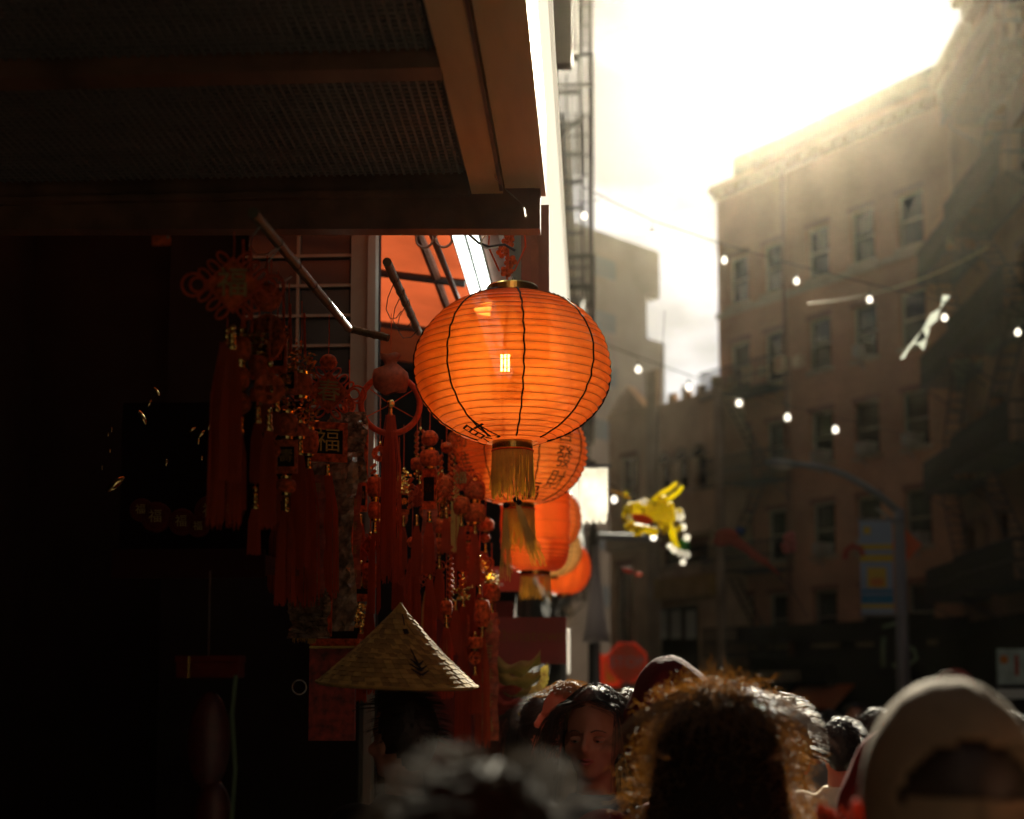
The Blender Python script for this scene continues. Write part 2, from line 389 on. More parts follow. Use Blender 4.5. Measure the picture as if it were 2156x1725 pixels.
# ---- beige building with the arches
LC, RC = hit(1396, 851, 12.2-CAMZ), hit(1505, 819, 12.2-CAMZ)
a, u, ang, wC = frame_pts(LC, RC)
rootC = thing('arched_building', 'tan three storey building with three arched windows and a gabled bay', 'building', a, ang)
ctop = 12.2; sL = plane_sz(1283, 1000, a, u)[0]
arch = [plane_sz(px, 1000, a, u)[0] for px in (1400, 1437, 1474)]
za = plane_sz(1437, 1030, a, u)[1]; zt = plane_sz(1437, 968, a, u)[1]
gx, gz0, gz1 = plane_sz(1327, 1110, a, u)[0], plane_sz(1327, 1100, a, u)[1], plane_sz(1327, 962, a, u)[1]; sP = plane_sz(1368, 1000, a, u)[0]; sP2 = plane_sz(1390, 1000, a, u)[0]; gpk = plane_sz(1325, 814, a, u)
hx0, hz0 = plane_sz(1300, 1400, a, u); hx1, hz1 = plane_sz(1332, 1188, a, u)
bx0, bz0 = plane_sz(1392, 1195, a, u); bx1, bz1 = plane_sz(1492, 1140, a, u)
cx0, cz0 = plane_sz(1378, 1420, a, u); cx1, cz1 = plane_sz(1470, 1272, a, u)
aw = plane_sz(1449, 1000, a, u)[0]-plane_sz(1425, 1000, a, u)[0]; holes = [(x-aw/2, x+aw/2, za, zt) for x in arch]+[(gx-.55, gx+.55, gz0, gz1), (hx0, hx1, 2.3, hz1), (bx0, bx1, bz0, bz1), (cx0, cx1, .3, cz1)]
w = MB(); facade(w, sL, wC+.3, 0, ctop, holes)
for x in arch:   # arch heads closed by a stepped ring of wall
    pass
w.bb((sL,.25,0),(sL+.25,12,ctop)); w.bb((wC+.05,.25,0),(wC+.3,12,ctop)); w.bb((sL+.25,.255,ctop-.4),(wC+.05,12,ctop-.15)); w.bb((sL+.25,11.75,0),(wC+.05,12,ctop-.4))
w.build('wall', M_['tan'], rootC)
w = MB(); w.poly([(sL-.05,ctop+.003),(sP-.05,ctop+.003),(gpk[0],gpk[1])], .35, -.12); w.build('gable', M_['tan'], rootC)
for x in ((sP+sP2)/2,):
    w = MB(); w.bb((sP,-.14,0),(sP2,-.003,ctop+1.4)); w.build('pilaster', M_['stone'], rootC)
w = MB(); w.bb((wC+.1,-.14,0),(wC+.5,-.003,ctop+.2)); w.build('pilaster', M_['stone'], rootC)
for x in arch:
    w = MB()
    for k in range(13):
        t = PI*k/12; w.box((x+math.cos(t)*(aw/2+.06), -.04, zt+math.sin(t)*(aw/2+.06)), (.12,.1,.16), Matrix.Rotation(-t, 3, 'Y'))
    w.build('arch_surround', M_['stone'], rootC)
    w = MB(); w.poly([(x+math.cos(PI*k/10)*aw/2, zt+math.sin(PI*k/10)*aw/2) for k in range(11)], .015, -.012)
    w.build('fanlight', M_['pane'], rootC)
fm = win_meshes(aw, zt-za, M_['stone']); 
for x in arch: put_window(rootC, fm, x, za, lintel=False, blind=x == arch[0])
fm = win_meshes(1.1, gz1-gz0, M_['brown']); put_window(rootC, fm, gx, gz0)
fm = win_meshes(hx1-hx0, hz1-2.3, M_['brown']); put_window(rootC, fm, (hx0+hx1)/2, 2.3)
fm = win_meshes(bx1-bx0, bz1-bz0, M_['brown']); put_window(rootC, fm, (bx0+bx1)/2, bz0)
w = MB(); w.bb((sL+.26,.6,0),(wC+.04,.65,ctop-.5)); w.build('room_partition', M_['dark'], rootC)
w = MB(); lz = plane_sz(1440, 1122, a, u)[1]; w.bb((sP2+.05,-.3,lz-.12),(wC+.1,-.003,lz+.1)); w.build('ledge', M_['tan'], rootC)
lz = plane_sz(1440, 1215, a, u)[1]; lz2 = plane_sz(1440, 1262, a, u)[1]
w = MB(); w.bb((sP2+.05,-.4,lz2),(wC+.1,-.003,lz)); w.build('fascia_band', mat('ochre_paint', (.34,.23,.08), .8, var=.3, vs_=2), rootC)
for k in range(3):
    px = (1394, 1424, 1455)[k]; q0 = plane_sz(px-10, 1345, a, u); q1 = plane_sz(px+9, 1285, a, u)
    w = MB(); w.bb((q0[0],-.02,q0[1]),(q1[0],.02,q1[1])); w.build('shop_window', mat('pale_glass', (.42,.5,.48), .3), rootC)
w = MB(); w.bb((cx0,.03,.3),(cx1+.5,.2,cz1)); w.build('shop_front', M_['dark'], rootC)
q = plane_sz(1330, 1130, a, u)[1]; w = MB(); w.bb((sL,-.2,q-.5),(sP-.05,-.003,q)); w.build('ledge', M_['stone'], rootC)
w = MB(); 
for k in range(9): w = MB(); w.bb((sP2+.4+k*.9,.1,ctop+.003),(sP2+.8+k*.9,.3,ctop+.35+(.15 if k%2 else 0))); w.build('merlon', M_['tan'], rootC)


# ---- stepped tower far behind
LD, RD = hit(1236, 478, 25), hit(1388, 531, 25)
a, u, ang, wD = frame_pts(LD, RD); H = 25+CAMZ
rootD = thing('stepped_tower', 'tall pale grey apartment tower with stepped edge far behind the gable', 'building', a, ang)
w = MB(); z1 = plane_sz(1388, 630, a, u)[1]; z2 = plane_sz(1388, 720, a, u)[1]; s1 = plane_sz(1362, 680, a, u)[0]
nw = 4
hl = []
fl = int((z1-4)/3)
w.bb((-8,0,z1),(wD,18,H)); w.bb((-8,.003,z2),(s1,18,z1-.003)); w.bb((-8,0,0),(wD+.4,18,z2-.003)); w.build('wall', M_['grey'], rootD)
pm = MB(); pm.bb((-.9,-.06,0),(.9,.0,1.1)); pm = pm.mesh('window_band', mat('blue_glass', (.14,.165,.2), .3))
for k in range(11):
    z = H-2.6-k*3.05
    if z < 3: break
    link(pm, 'window', rootD, (s1*.28, -.005, z)); link(pm, 'window', rootD, (s1*.28-6, -.005, z)); 
    if k > 4: link(pm, 'window', rootD, (s1*.28+7, -.005, z), scale=(.6,1,1))
w = MB(); w.bb((2,4,H+.003),(5,8,H+2)); w.build('water_tank', M_['grey'], rootD)

# ---- street side buildings on the sun side (right of the road)
XB = RA.x
yB0 = RA.y
d_ = ray(2046, 60); s45 = d_*((XB-.3)/d_.x); TALL = CAMZ+(ray(2046, 14)*((XB-.3)/d_.x)).z
def side_building(name, label, x, y0, y1, top, m, face=-1, cols=None, floors=None, w=1.1, h=1.9, fesc=None, depth=12, ground=3.4, corn=True, ac_rate=.25):
    """building whose facade looks across the street: local x runs along the street"""
    root = thing(name, label, 'building', (x, y0 if face < 0 else y1, 0), 0)
    # local frame: x along the facade, y into the building
    root.rotation_euler.z = R(90) if face > 0 else R(-90)
    if face > 0: root.location = (x, y0, 0)      # facade looks to +x : local x = +Y, local y = -X
    else: root.location = (x, y1, 0)             # facade looks to -x : local x = -Y, local y = +X
    Wd = y1-y0
    n = cols or max(2, int(Wd/2.3)); fh = 3.25; nf = floors or int((top-ground-.8)/fh)
    xs = [Wd*(k+.5)/n for k in range(n)]; zs = [ground+.9+k*fh for k in range(nf)]
    wb = MB(); facade(wb, 0, Wd, ground, top, [(q-w/2,q+w/2,z,z+h) for q in xs for z in zs])
    wb.bb((0,.25,ground),(.25,depth,top)); wb.bb((Wd-.25,.25,ground),(Wd,depth,top)); wb.bb((.25,depth-.2,ground),(Wd-.25,depth,top)); wb.bb((.25,.255,top-.3),(Wd-.25,depth-.21,top-.1))
    wb.build('wall', m, root)
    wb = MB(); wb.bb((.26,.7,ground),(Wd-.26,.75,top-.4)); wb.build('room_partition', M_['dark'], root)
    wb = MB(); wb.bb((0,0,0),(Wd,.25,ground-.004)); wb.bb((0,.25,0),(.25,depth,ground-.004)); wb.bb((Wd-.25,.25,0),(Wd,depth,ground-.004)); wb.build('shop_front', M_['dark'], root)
    if corn:
        cb = MB(); cb.bb((-.1,-.55,top+.003),(Wd+.1,.3,top+.4)); cb.bb((0,-.3,top-.5),(Wd,-.004,top)); cb.build('cornice', M_['stone'], root)
    ms = win_meshes(w, h, M_['brown'])
    for i, z in enumerate(zs):
        for j, q in enumerate(xs): put_window(root, ms, q, z, blind=rnd.random() < .3, ac=AC if rnd.random() < ac_rate else None)
    if fesc: fire_escape(root, fesc[0], fesc[1], [z-.3 for z in zs], depth=fesc[2])
    return root
side_building('brick_walkup', 'dark brown brick walk-up with a fire escape, beside the brick tenement', XB-.12, s45.y, yB0-.05, RA.z+.15, M_['brickB'], fesc=(.3, 3.8, 1.1))
side_building('tall_walkup', 'tallest brown brick walk-up with projecting cornice and fire escapes by the frame edge', XB-.3, 24.0, s45.y-.02, TALL, M_['brickB'], fesc=(1.2, 6.5, 1.2))
side_building('corner_walkup', 'brown brick building along the road near the viewer, across the street', XB-.2, -2.0, 23.9, 19, M_['brickB'])
side_building('rear_walkup', 'brown brick building behind the viewer across the street', XB-.2, -34.0, -2.1, 17, M_['brickB'])
# ---- shop side
rE = side_building('fire_escape_building', 'pale building striped by stacked fire escapes, beside the white awning', -1.0, 21, 34, 22, M_['stone'], face=1, cols=5, fesc=(.6, 12.2, 1.0))
side_building('far_walkup', 'narrow brick building beyond the fire escapes on the lantern side', -1.05, 34.05, 60, 15, M_['brickB'], face=1, fesc=(.6, 8, .95))
side_building('middle_walkup', 'brick building over the second shop on the lantern side', -2.4, 8.0, 20.9, 16, M_['brickB'], face=1)
side_building('shop_building', 'brick building over the souvenir shop', -3.0, -7, 7.9, 15, M_['brickB'], face=1, ground=3.2)
side_building('rear_shop_building', 'brick building behind the viewer on the shop side', -3.0, -34, -7.1, 16, M_['brickB'], face=1)
rr = side_building('cross_street_building', 'brick building across the end of the street behind the viewer', 0, 0, 24, 17, M_['brickB'])
rr.location = (10, -36, 0); rr.rotation_euler.z = R(180)
# ================================================================ shop awning over the viewer
AZ_ = CAMZ+1.17           # underside height
XO, XI, XL = -.105, -.205, -3.0
YE = 3.35
root = thing('shop_awning', 'broad shop awning with ribbed underside panels and orange boards above the lanterns', 'awning', (0,0,0))
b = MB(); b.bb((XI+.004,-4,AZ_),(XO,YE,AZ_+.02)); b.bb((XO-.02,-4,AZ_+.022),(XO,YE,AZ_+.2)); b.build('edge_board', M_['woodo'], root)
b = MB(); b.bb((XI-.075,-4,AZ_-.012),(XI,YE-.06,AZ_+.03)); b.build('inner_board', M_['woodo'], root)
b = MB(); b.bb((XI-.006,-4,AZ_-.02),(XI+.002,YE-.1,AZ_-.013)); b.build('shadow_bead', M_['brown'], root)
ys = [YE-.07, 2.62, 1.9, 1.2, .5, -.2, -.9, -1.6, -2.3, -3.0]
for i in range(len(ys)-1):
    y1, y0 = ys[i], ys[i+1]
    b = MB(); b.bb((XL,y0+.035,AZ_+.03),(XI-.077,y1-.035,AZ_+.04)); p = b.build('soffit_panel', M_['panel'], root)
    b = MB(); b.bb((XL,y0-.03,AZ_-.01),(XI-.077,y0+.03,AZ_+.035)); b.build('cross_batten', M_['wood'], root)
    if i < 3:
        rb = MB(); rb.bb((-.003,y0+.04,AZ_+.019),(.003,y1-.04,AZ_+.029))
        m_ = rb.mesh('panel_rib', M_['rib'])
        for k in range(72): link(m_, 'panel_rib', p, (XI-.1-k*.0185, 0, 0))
        wv = MB()
        n = int((y1-y0-.08)/.02)
        for k in range(n): wv.bb((XL+1.2, y0+.045+k*.02, AZ_+.02),(XI-.09, y0+.051+k*.02, AZ_+.0305))
        wv.build('panel_weave', M_['rib'], p, kind='stuff')
b = MB(); b.bb((XL,-4,AZ_+.2),(XO-.02,YE,AZ_+.22)); b.build('awning_roof', M_['dark'], root)
# end beam facing the viewer
zt = AZ_+.0; pts = [(XL, zt+.19),(XO-.025, zt+.19),(XO-.025,zt-.001),(XO-.012, zt-.001),(XO-.012, zt-.10),(XL, zt-.05)]
b = MB(); b.poly(pts, .05, YE-.06); b.build('end_beam', M_['wood'], root)
b = MB(); b.bb((XL,YE-.085,AZ_-.02),(XI-.08,YE-.062,AZ_-.006)); b.build('beam_bead', M_['wood'], root)
# torn strip of tape hanging from the board
t = MB(); pa = [W(x,y,3.2-.06*i) for i,(x,y) in enumerate(((1035,355),(1048,382),(1068,402),(1088,418),(1104,438),(1107,455)))]
for i in range(len(pa)-1):
    w0 = .004+.004*math.sin(i*1.3); q0, q1 = pa[i], pa[i+1]; t.add([q0+Vector((-w0,0,w0)), q0+Vector((w0,0.004,-w0)), q1+Vector((w0,.004,-w0)), q1+Vector((-w0,0,w0))], [(0,1,2,3)])
t.build('tape_strip', mat('clear_tape', (.5,.42,.28), .4, trans=.5), None, label='curled strip of old tape dangling from the awning board', category='tape')
for (px, py) in ((1090, 222),(975,60)):
    b = MB(); p = W(px,py,2.3); b.ell((p.x,p.y,AZ_-.002), (.004,.004,.003), 8, 5); b.build('screw', M_['black'], root)

# brown corner post and box behind the lantern chain
p0 = W(1108, 492, 3.75); p1 = W(1150, 640, 3.75)
root = thing('corner_post', 'short brown corner bracket behind the biggest lantern', 'post', (p0.x+.03, 3.9, 0))
b = MB(); b.bb((-.05,-.03,p0.z-.32),(.028,.03,p0.z+.12)); b.build('shaft', M_['brown'], root)
b = MB(); b.bb((-.022,-.036,p0.z-.3),(.0,-.0305,p0.z+.1)); b.build('moulding', M_['wood'], root)

# second awning: red translucent canvas on a frame with tube lamps
def ratio_x(rt, h): return -rt*h
H2 = 1.62
root = thing('canvas_awning', 'red canvas awning glowing behind the end beam with dark crossbars', 'awning', (0,0,CAMZ))
xo = -.31*H2; xi = -2.3
c = MB(); nx, ny = 8, 14
for i in range(nx+1):
    for j in range(ny+1):
        X = xi+(xo-xi)*i/nx; Y = 3.55+(7.4-3.55)*j/ny; Z = H2+.25*(1-i/nx)-.015*math.sin(j/ny*PI*4)**2
        c.v.append((X, Y, Z))
for i in range(nx):
    for j in range(ny): k = i*(ny+1)+j; c.f.append((k,k+1,k+ny+2,k+ny+1)); c.mi.append(0)
c.build('canvas', M_['redcanvas'], root, smooth=True)
for Y in (3.75, 4.25, 4.85, 5.6, 6.5, 7.35):
    b = MB(); b.tube([(xi,Y,H2+.235),(xo,Y,H2-.02)], .016, 6); b.build('crossbar', M_['black'], root)
b = MB(); b.tube([(-.62,3.6,H2+.01),(-.62,7.3,H2+.01)], .02, 8); b.build('purlin', M_['brown'], root)
b = MB(); b.bb((-.255*H2-.0-.035,3.5,H2-.03),(-.295*H2+.035,7.4,H2+.05)); b.bb((-.24*H2,3.5,H2-.03),(-.20*H2,7.4,H2+.05)); b.build('side_rail', M_['brown'], root)
b = MB(); b.bb((-.27*H2-.008,3.5,H2-.045),(-.27*H2+.008,7.4,H2-.031)); b.build('lamp_rail', M_['black'], root)
tube = mat('tube_light', (.9,.9,.9), .3, emit=(.86,.95,.86), es=1.7)
for k, rt in enumerate((.287, .255)):
    th = thing('tube_lamp', ('long white fluorescent tube nearer the red canvas', 'long white fluorescent tube beside the ornament chain')[k], 'lamp', (-rt*H2, 3.6, CAMZ+H2-.05), 0, 'fluorescent tubes under the canvas')
    b = MB(); b.tube([(0,0,0),(0,3.6,0)], .019, 10); b.build('tube', tube, th)
    b = MB(); b.tube([(0,-.04,0),(0,-.002,0)], .021, 10); b.tube([(0,3.602,0),(0,3.64,0)], .021, 10); b.build('end_cap', M_['black'], th)
# white outer valance
root = thing('white_valance', 'bright white vinyl awning edge running down the street past the post', 'awning', (0,0,CAMZ))
c = MB(); 
for j in range(13):
    Y = 3.5+j*1.3; c.v += [(-.056*1.80, Y, 1.80+.004*math.sin(j)), (-.111*2.15, Y, 2.15), (-.111*2.15-.01,Y,2.16)]
for j in range(12):
    for q in (0,1): k = j*3+q; c.f.append((k,k+1,k+4,k+3)); c.mi.append(0)
c.build('vinyl', M_['white'], root)
b = MB(); b.tube([(-.056*1.8,3.5,1.8),(-.056*1.8,19.1,1.8)], .007, 6); b.build('hem', M_['white'], root)
# blade signs above
p = W(1142,100,5.4)
sg = mat('grey_sign_back', (.34,.33,.28), .6, var=.1)
b = MB(); a0 = W(1128,-40,6.0); a1 = W(1160,340,6.0); b.bb((a0.x-.03,5.9,a1.z),(a1.x+.0,6.0,a0.z+.6))
b.build('blade_sign', sg, None, label='narrow grey-green vertical blade sign above the white awning edge', category='sign')
b = MB(); a0 = W(1165,-40,8.0); a1 = W(1205,148,8.0); b.bb((a0.x,7.9,a1.z),(a1.x,8.0,a0.z+.8))
t_ = b.build('blade_sign', sg, None, label='square-bottomed grey vertical sign with a glaring white edge, topmost by the sky', category='sign')
b = MB(); b.bb((a1.x+.003,7.88,a1.z+.1),(a1.x+.035,8.0,a0.z+.8)); b.build('edge_trim', M_['white'], t_)

# ================================================================ lanterns
def paper(name, col, tcol, transp=.1):
    m = mat(name, col, .5, trans=.8, tcol=tcol, var=.0, transp=transp)
    t = m.node_tree; tr_ = [n for n in t.nodes if n.type == 'BSDF_TRANSLUCENT'][0]; co_ = t.nodes.new('ShaderNodeTexCoord'); mp_ = t.nodes.new('ShaderNodeMapping'); mp_.inputs['Scale'].default_value = (11,11,.5); nz_ = t.nodes.new('ShaderNodeTexNoise'); nz_.inputs['Scale'].default_value = 1; nz_.inputs['Detail'].default_value = 3; mr_ = t.nodes.new('ShaderNodeMapRange'); mr_.inputs[1].default_value = .35; mr_.inputs[2].default_value = .65; mr_.inputs[3].default_value = .72; mr_.inputs[4].default_value = 1.0; vm_ = t.nodes.new('ShaderNodeVectorMath'); vm_.operation = 'SCALE'; vm_.inputs[0].default_value = tcol
    t.links.new(co_.outputs['Object'], mp_.inputs[0]); t.links.new(mp_.outputs[0], nz_.inputs[0]); t.links.new(nz_.outputs[0], mr_.inputs[0]); t.links.new(mr_.outputs[0], vm_.inputs['Scale']); t.links.new(vm_.outputs[0], tr_.inputs[0])  # upright bands in the translucent colour stand in for shading between seams
    t = m.node_tree; o = t.nodes['Material Output']; src = o.inputs[0].links[0].from_socket
    g = t.nodes.new('ShaderNodeBsdfGlossy'); g.inputs['Roughness'].default_value = .32; fr = t.nodes.new('ShaderNodeFresnel'); fr.inputs['IOR'].default_value = 1.5
    mx = t.nodes.new('ShaderNodeMixShader'); sc3 = t.nodes.new('ShaderNodeMath'); sc3.operation = 'MULTIPLY'; sc3.inputs[1].default_value = .35; t.links.new(fr.outputs[0], sc3.inputs[0]); t.links.new(sc3.outputs[0], mx.inputs[0]); t.links.new(src, mx.inputs[1]); t.links.new(g.outputs[0], mx.inputs[2]); t.links.new(mx.outputs[0], o.inputs[0])
    return m
ORANGE = paper('orange_paper', (.85,.2,.03), (.98,.27,.04))
RED = paper('red_paper', (.85,.12,.02), (.98,.18,.02))
YEL = paper('amber_paper', (.85,.5,.18), (.95,.55,.2))
def prof_r(a, b, th, p=2.0):
    c_, s_ = math.cos(th), math.sin(th)
    return a*abs(c_)**(2/p), b*math.copysign(abs(s_)**(2/p), s_)
def wk(x, y, z): return 1+.018*noise.noise(Vector((x*8, y*8, z*11+7)))
def wob(b):
    for i, (x, y, z) in enumerate(b.v): k = wk(x, y, z); b.v[i] = (x*k, y*k, z+.0016*noise.noise(Vector((x*5, y*5, z*60))))
def lantern(loc, a, b, nrib, m, label, p=2.0, seams=8, cap=.066, detail=True, fringe=True, flen=.13, pumpkin=0, az0=0, tilt=0, seam_m=None):
    root = thing('paper_lantern', label, 'lantern', loc, az0, 'paper lanterns hanging in a row along the shop front')
    if tilt: root.rotation_euler.y = tilt
    th1 = math.acos(min(1, (cap/a)**(p/2)))
    sub = 4 if detail else 2; nz = nrib*sub; na = 96 if detail else 56
    prof = []
    for i in range(nz+1):
        th = -th1+2*th1*i/nz; r, z = prof_r(a, b, th, p); f = (i % sub)/sub
        dent = (abs(math.sin(PI*f))**.8)*(.026*a if not pumpkin else .004)
        prof.append((r-dent, z))
    bm = MB()
    if pumpkin:
        vs = []
        for r, z in prof:
            for i in range(na): t = 2*PI*i/na; q = r*(1-.07*abs(math.sin(pumpkin*t/2))**-.0*(1-abs(math.sin(pumpkin*t/2)))); vs.append((q*math.cos(t), q*math.sin(t), z))
        bm.v = vs
        for j in range(len(prof)-1):
            for i in range(na): bm.f.append((j*na+i, j*na+(i+1)%na, (j+1)*na+(i+1)%na, (j+1)*na+i)); bm.mi.append(0)
    else: bm.lathe(prof, na)
    wob(bm); bm.build('paper_shell', m, root, smooth=False)
    if not pumpkin:
        if detail:
            for i in range(1, nrib):
                r, z = prof_r(a, b, -th1+2*th1*i/nrib, p); w_ = MB()
                w_.torus((0,0,z), r+.0003, .0007, 64, 3, 'Z'); wob(w_); w_.build('rib', M_['wire'], root)
        else:
            w_ = MB()
            for i in range(1, nrib):
                r, z = prof_r(a, b, -th1+2*th1*i/nrib, p); w_.torus((0,0,z), r+.0006, .0010, 40, 3, 'Z')
            wob(w_); w_.build('rib', M_['wire'], root)
    for k in range(seams):
        t = 2*PI*k/seams+.2; pts = []
        for i in range(41):
            th = -th1*.93+2*th1*.93*i/40; r, z = prof_r(a, b, th, p); r += .0012+.0009*math.sin(i*2.1)
            pts.append((r*math.cos(t+.006*math.sin(i*1.7)), r*math.sin(t+.006*math.sin(i*1.7)), z))
        s_ = MB(); s_.tube(pts, .0022 if k % 3 else .0028, 4); wob(s_); s_.build('seam', seam_m or M_['ink'], root)
    r1, z1 = prof_r(a, b, th1, p)
    cb = MB(); cb.lathe([(cap-.003,z1-.004),(cap+.002,z1-.004),(cap+.002,z1+.018),(cap-.001,z1+.022),(cap-.003,z1+.018),(cap-.003,z1-.004)], 48); cb.build('top_band', M_['brass'], root, smooth=False)
    cb = MB(); cb.lathe([(cap*.78,-z1-.018),(cap*.8,-z1-.018),(cap*.8,-z1+.004),(cap*.78,-z1+.004),(cap*.78,-z1-.018)], 48); cb.build('bottom_band', M_['brass'], root)
    wz = MB(); wz.tube([(-cap*.9,0,z1+.01),(-.012,0,z1+.02),(0,0,z1+.05),(.012,0,z1+.02),(cap*.9,0,z1+.01)], .0016, 5); wz.build('hanger', M_['steel'], root)
    if fringe:
        fr = MB(); n = 240 if detail else 110
        fr2 = MB(); fr2.torus((0,0,-z1-.022), cap*.8, .003, 36, 5, 'Z'); fr2.build('fringe_cord', M_['redcord'], root)
        for k in range(n):
            t = 2*PI*k/n+rnd.random()*.02; r = cap*.8; l_ = flen*rnd.uniform(.75,1.05); sp = rnd.uniform(-.006,.008); x, y = r*math.cos(t), r*math.sin(t)
            fr.tube([(x,y,-z1-.02),(x*(1+sp*6),y*(1+sp*6),-z1-.02-l_*.5),(x*(1+sp*13)+rnd.uniform(-.004,.004),y*(1+sp*13),-z1-.02-l_)], .0009, 3)
        fr.build('fringe', M_['thread'], root, kind='stuff')
    return root, (a, b, th1, p, z1)
def wrap_text(body, root, dims, az, lat, size, m, vertical=False, rot=0, name='lettering'):
    a, b, th1, p, z1 = dims
    for k, ch in enumerate(body):
        me = text_mesh(ch, m, size)
        bm = bmesh.new(); bm.from_mesh(me); bmesh.ops.subdivide_edges(bm, edges=[e for e in bm.edges if e.calc_length() > size*.15], cuts=1); bmesh.ops.triangulate(bm, faces=bm.faces); bm.to_mesh(me); bm.free()
        la = lat-(k*size*1.05/b if vertical else 0)
        for v in me.vertices:
            x, y = v.co.x, v.co.y; x, y = x*math.cos(rot)-y*math.sin(rot), x*math.sin(rot)+y*math.cos(rot)
            th = max(-th1, min(th1, la+y/b)); r, z = prof_r(a, b, th, p); rr_ = max(r, .05)
            t = az+x/rr_; nx = math.cos(th)
            v.co = Vector(((r+.0035*nx+.001)*math.cos(t), (r+.0035*nx+.001)*math.sin(t), z+.0035*math.sin(th))); kk = wk(*v.co); v.co.x *= kk; v.co.y *= kk
        link(me, name, root)

c1 = W(1079, 776, 3.72)
l1, dm = lantern(c1, .262, .206, 27, ORANGE, 'largest orange paper lantern, sharply focused, with gold fringe under the awning', p=2.08, seams=8, cap=.067, flen=.125, az0=R(-2))
for az, la, ch in ((-PI/2-.55, 1.12, '福'), (-PI/2-.62, -1.13, '財'), (-.2, 1.0, '喜'), (PI/2, 0, '福')): wrap_text(ch, l1, dm, az, la, .085, M_['ink'], rot=.3)
# bulb with three filaments inside the lantern
bl = MB()
for k in (-1,0,1): bl.tube([(k*.009,0,-.022),(k*.009,0,.022)], .0028, 6)
bl.build('filament', mat('filament', (1,.8,.3), .4, emit=(1,.62,.12), es=30), l1, loc=(-.008,-.12,-.012))
bl = MB(); bl.tube([(0,-.12,.025),(0,-.12,.06),(0,-.02,.2)], .004, 6); bl.build('bulb_wire', M_['black'], l1, loc=(-.008,0,0))
# ornament chain above
root = thing('ornament_chain', 'dark red flower ornament chain holding the largest lantern from the beam', 'ornament', (c1.x-.015, c1.y, c1.z+.235))
b = MB(); b.tube([(0,0,0),(.004,0,.08),(-.004,0,.17),(0,0,.27)], .003, 6); b.build('cord', M_['redcord'], root)
for k in range(7):
    b = MB(); z = .03+k*.027; x = .012*math.sin(k*2.2)
    for q in range(5): t = 2*PI*q/5+k; b.ell((x+.011*math.cos(t), .003*math.sin(q), z+.011*math.sin(t)), (.008,.004,.008), 6, 4)
    b.ell((x,-.004,z), .005, 6, 4); b.build('flower', M_['redfelt'], root)
for k in (-1, 1):
    b = MB(); b.tube([(k*.02,0,.03),(k*.05,0.01,.1),(k*.045,0,.17),(k*.03,0,.24)], .0025, 5); b.build('side_cord', M_['redcord'], root)
w_ = MB(); pts = [W(x,y,3.6) for x,y in ((955,485),(985,492),(1008,512),(1030,520),(1062,515),(1085,528))]; w_.tube(pts, .0035, 6)
w_.build('power_cable', M_['black'], None, label='thin dark cable looping under the beam across the white tubes', category='cable')
w_ = MB(); pts = [W(x,y,3.55) for x,y in ((1062,483),(1035,484),(1018,500),(1012,515),(1025,524),(1050,520))]; w_.tube(pts, .0018, 5)
w_.build('hook_wire', M_['steel'], None, label='fine wire curl hooked under the beam above the largest lantern', category='wire')

M_['goldink'] = mat('dark_gold_ink', (.16,.06,.01), .5)
c2 = W(1092, 952, 5.35)
l2, dm = lantern(c2, .262, .205, 24, ORANGE, 'second lantern in the row, red with gold-brown lucky characters', p=2.1, seams=8, detail=True, cap=.075, flen=.16, az0=R(8))
wrap_text('恭喜發財', l2, dm, -PI/2+.62, .62, .085, M_['goldink'], vertical=True)
wrap_text('招財進寶', l2, dm, -PI/2-1.0, .55, .085, M_['goldink'], vertical=True)
wrap_text('福', l2, dm, -PI/2+.1, -1.0, .11, M_['ink'])
# bead tassel hanging from the second lantern
root = thing('bead_tassel', 'pair of black beads with long green-gold tassels under the second lantern', 'tassel', W(1086, 1052, 5.0))
for k, (dx, dz, l_, col) in enumerate(((0,0,.19,'thread'),(-.035,-.02,.26,'thread'),(.012,-.01,.22,'thread'))):
    b = MB(); b.ell((dx,0,dz), .011, 10, 7); b.build('bead', M_['ink'], root)
    b = MB(); b.tube([(dx,0,dz+.011),(dx*.3,0,.07)], .001, 4); b.build('cord', M_['redcord'], root)
    b = MB()
    for q in range(30): sx = rnd.uniform(-.008,.008); ex = sx*1.8+(.07 if k != 1 else .0); b.tube([(dx+sx*.3,0,dz-.008),(dx+sx+ex*.45,rnd.uniform(-.006,.006),dz-l_*.5),(dx+ex+sx*1.5,rnd.uniform(-.01,.01),dz-l_*rnd.uniform(.9,1.05))], .0010, 3)
    b.build('strands', M_[col], root, kind='stuff')
c3 = W(1127, 1102, 6.9)
l3, dm = lantern(c3, .172, .238, 22, RED, 'tall barrel-shaped red lantern with bright yellow fringe, third in the row', p=4.2, seams=0, detail=False, cap=.09, flen=.12)
c = W(1163, 1092, 8.6)
lantern(c, .18, .19, 16, ORANGE, 'small orange lantern with white-lit rim, just behind the barrel lantern', p=2.2, seams=8, detail=False, cap=.06, flen=.08)
c = W(1160, 1157, 9.8)
lantern(c, .215, .19, 16, YEL, 'amber yellow lantern peeking between the red ones', p=2.2, seams=6, detail=False, cap=.06, fringe=False)
c = W(1186, 1196, 11.6)
lantern(c, .232, .225, 10, RED, 'lowest pumpkin-ribbed red lantern at the end of the row', p=2.2, seams=0, detail=False, cap=.08, flen=.05, pumpkin=12, fringe=False)
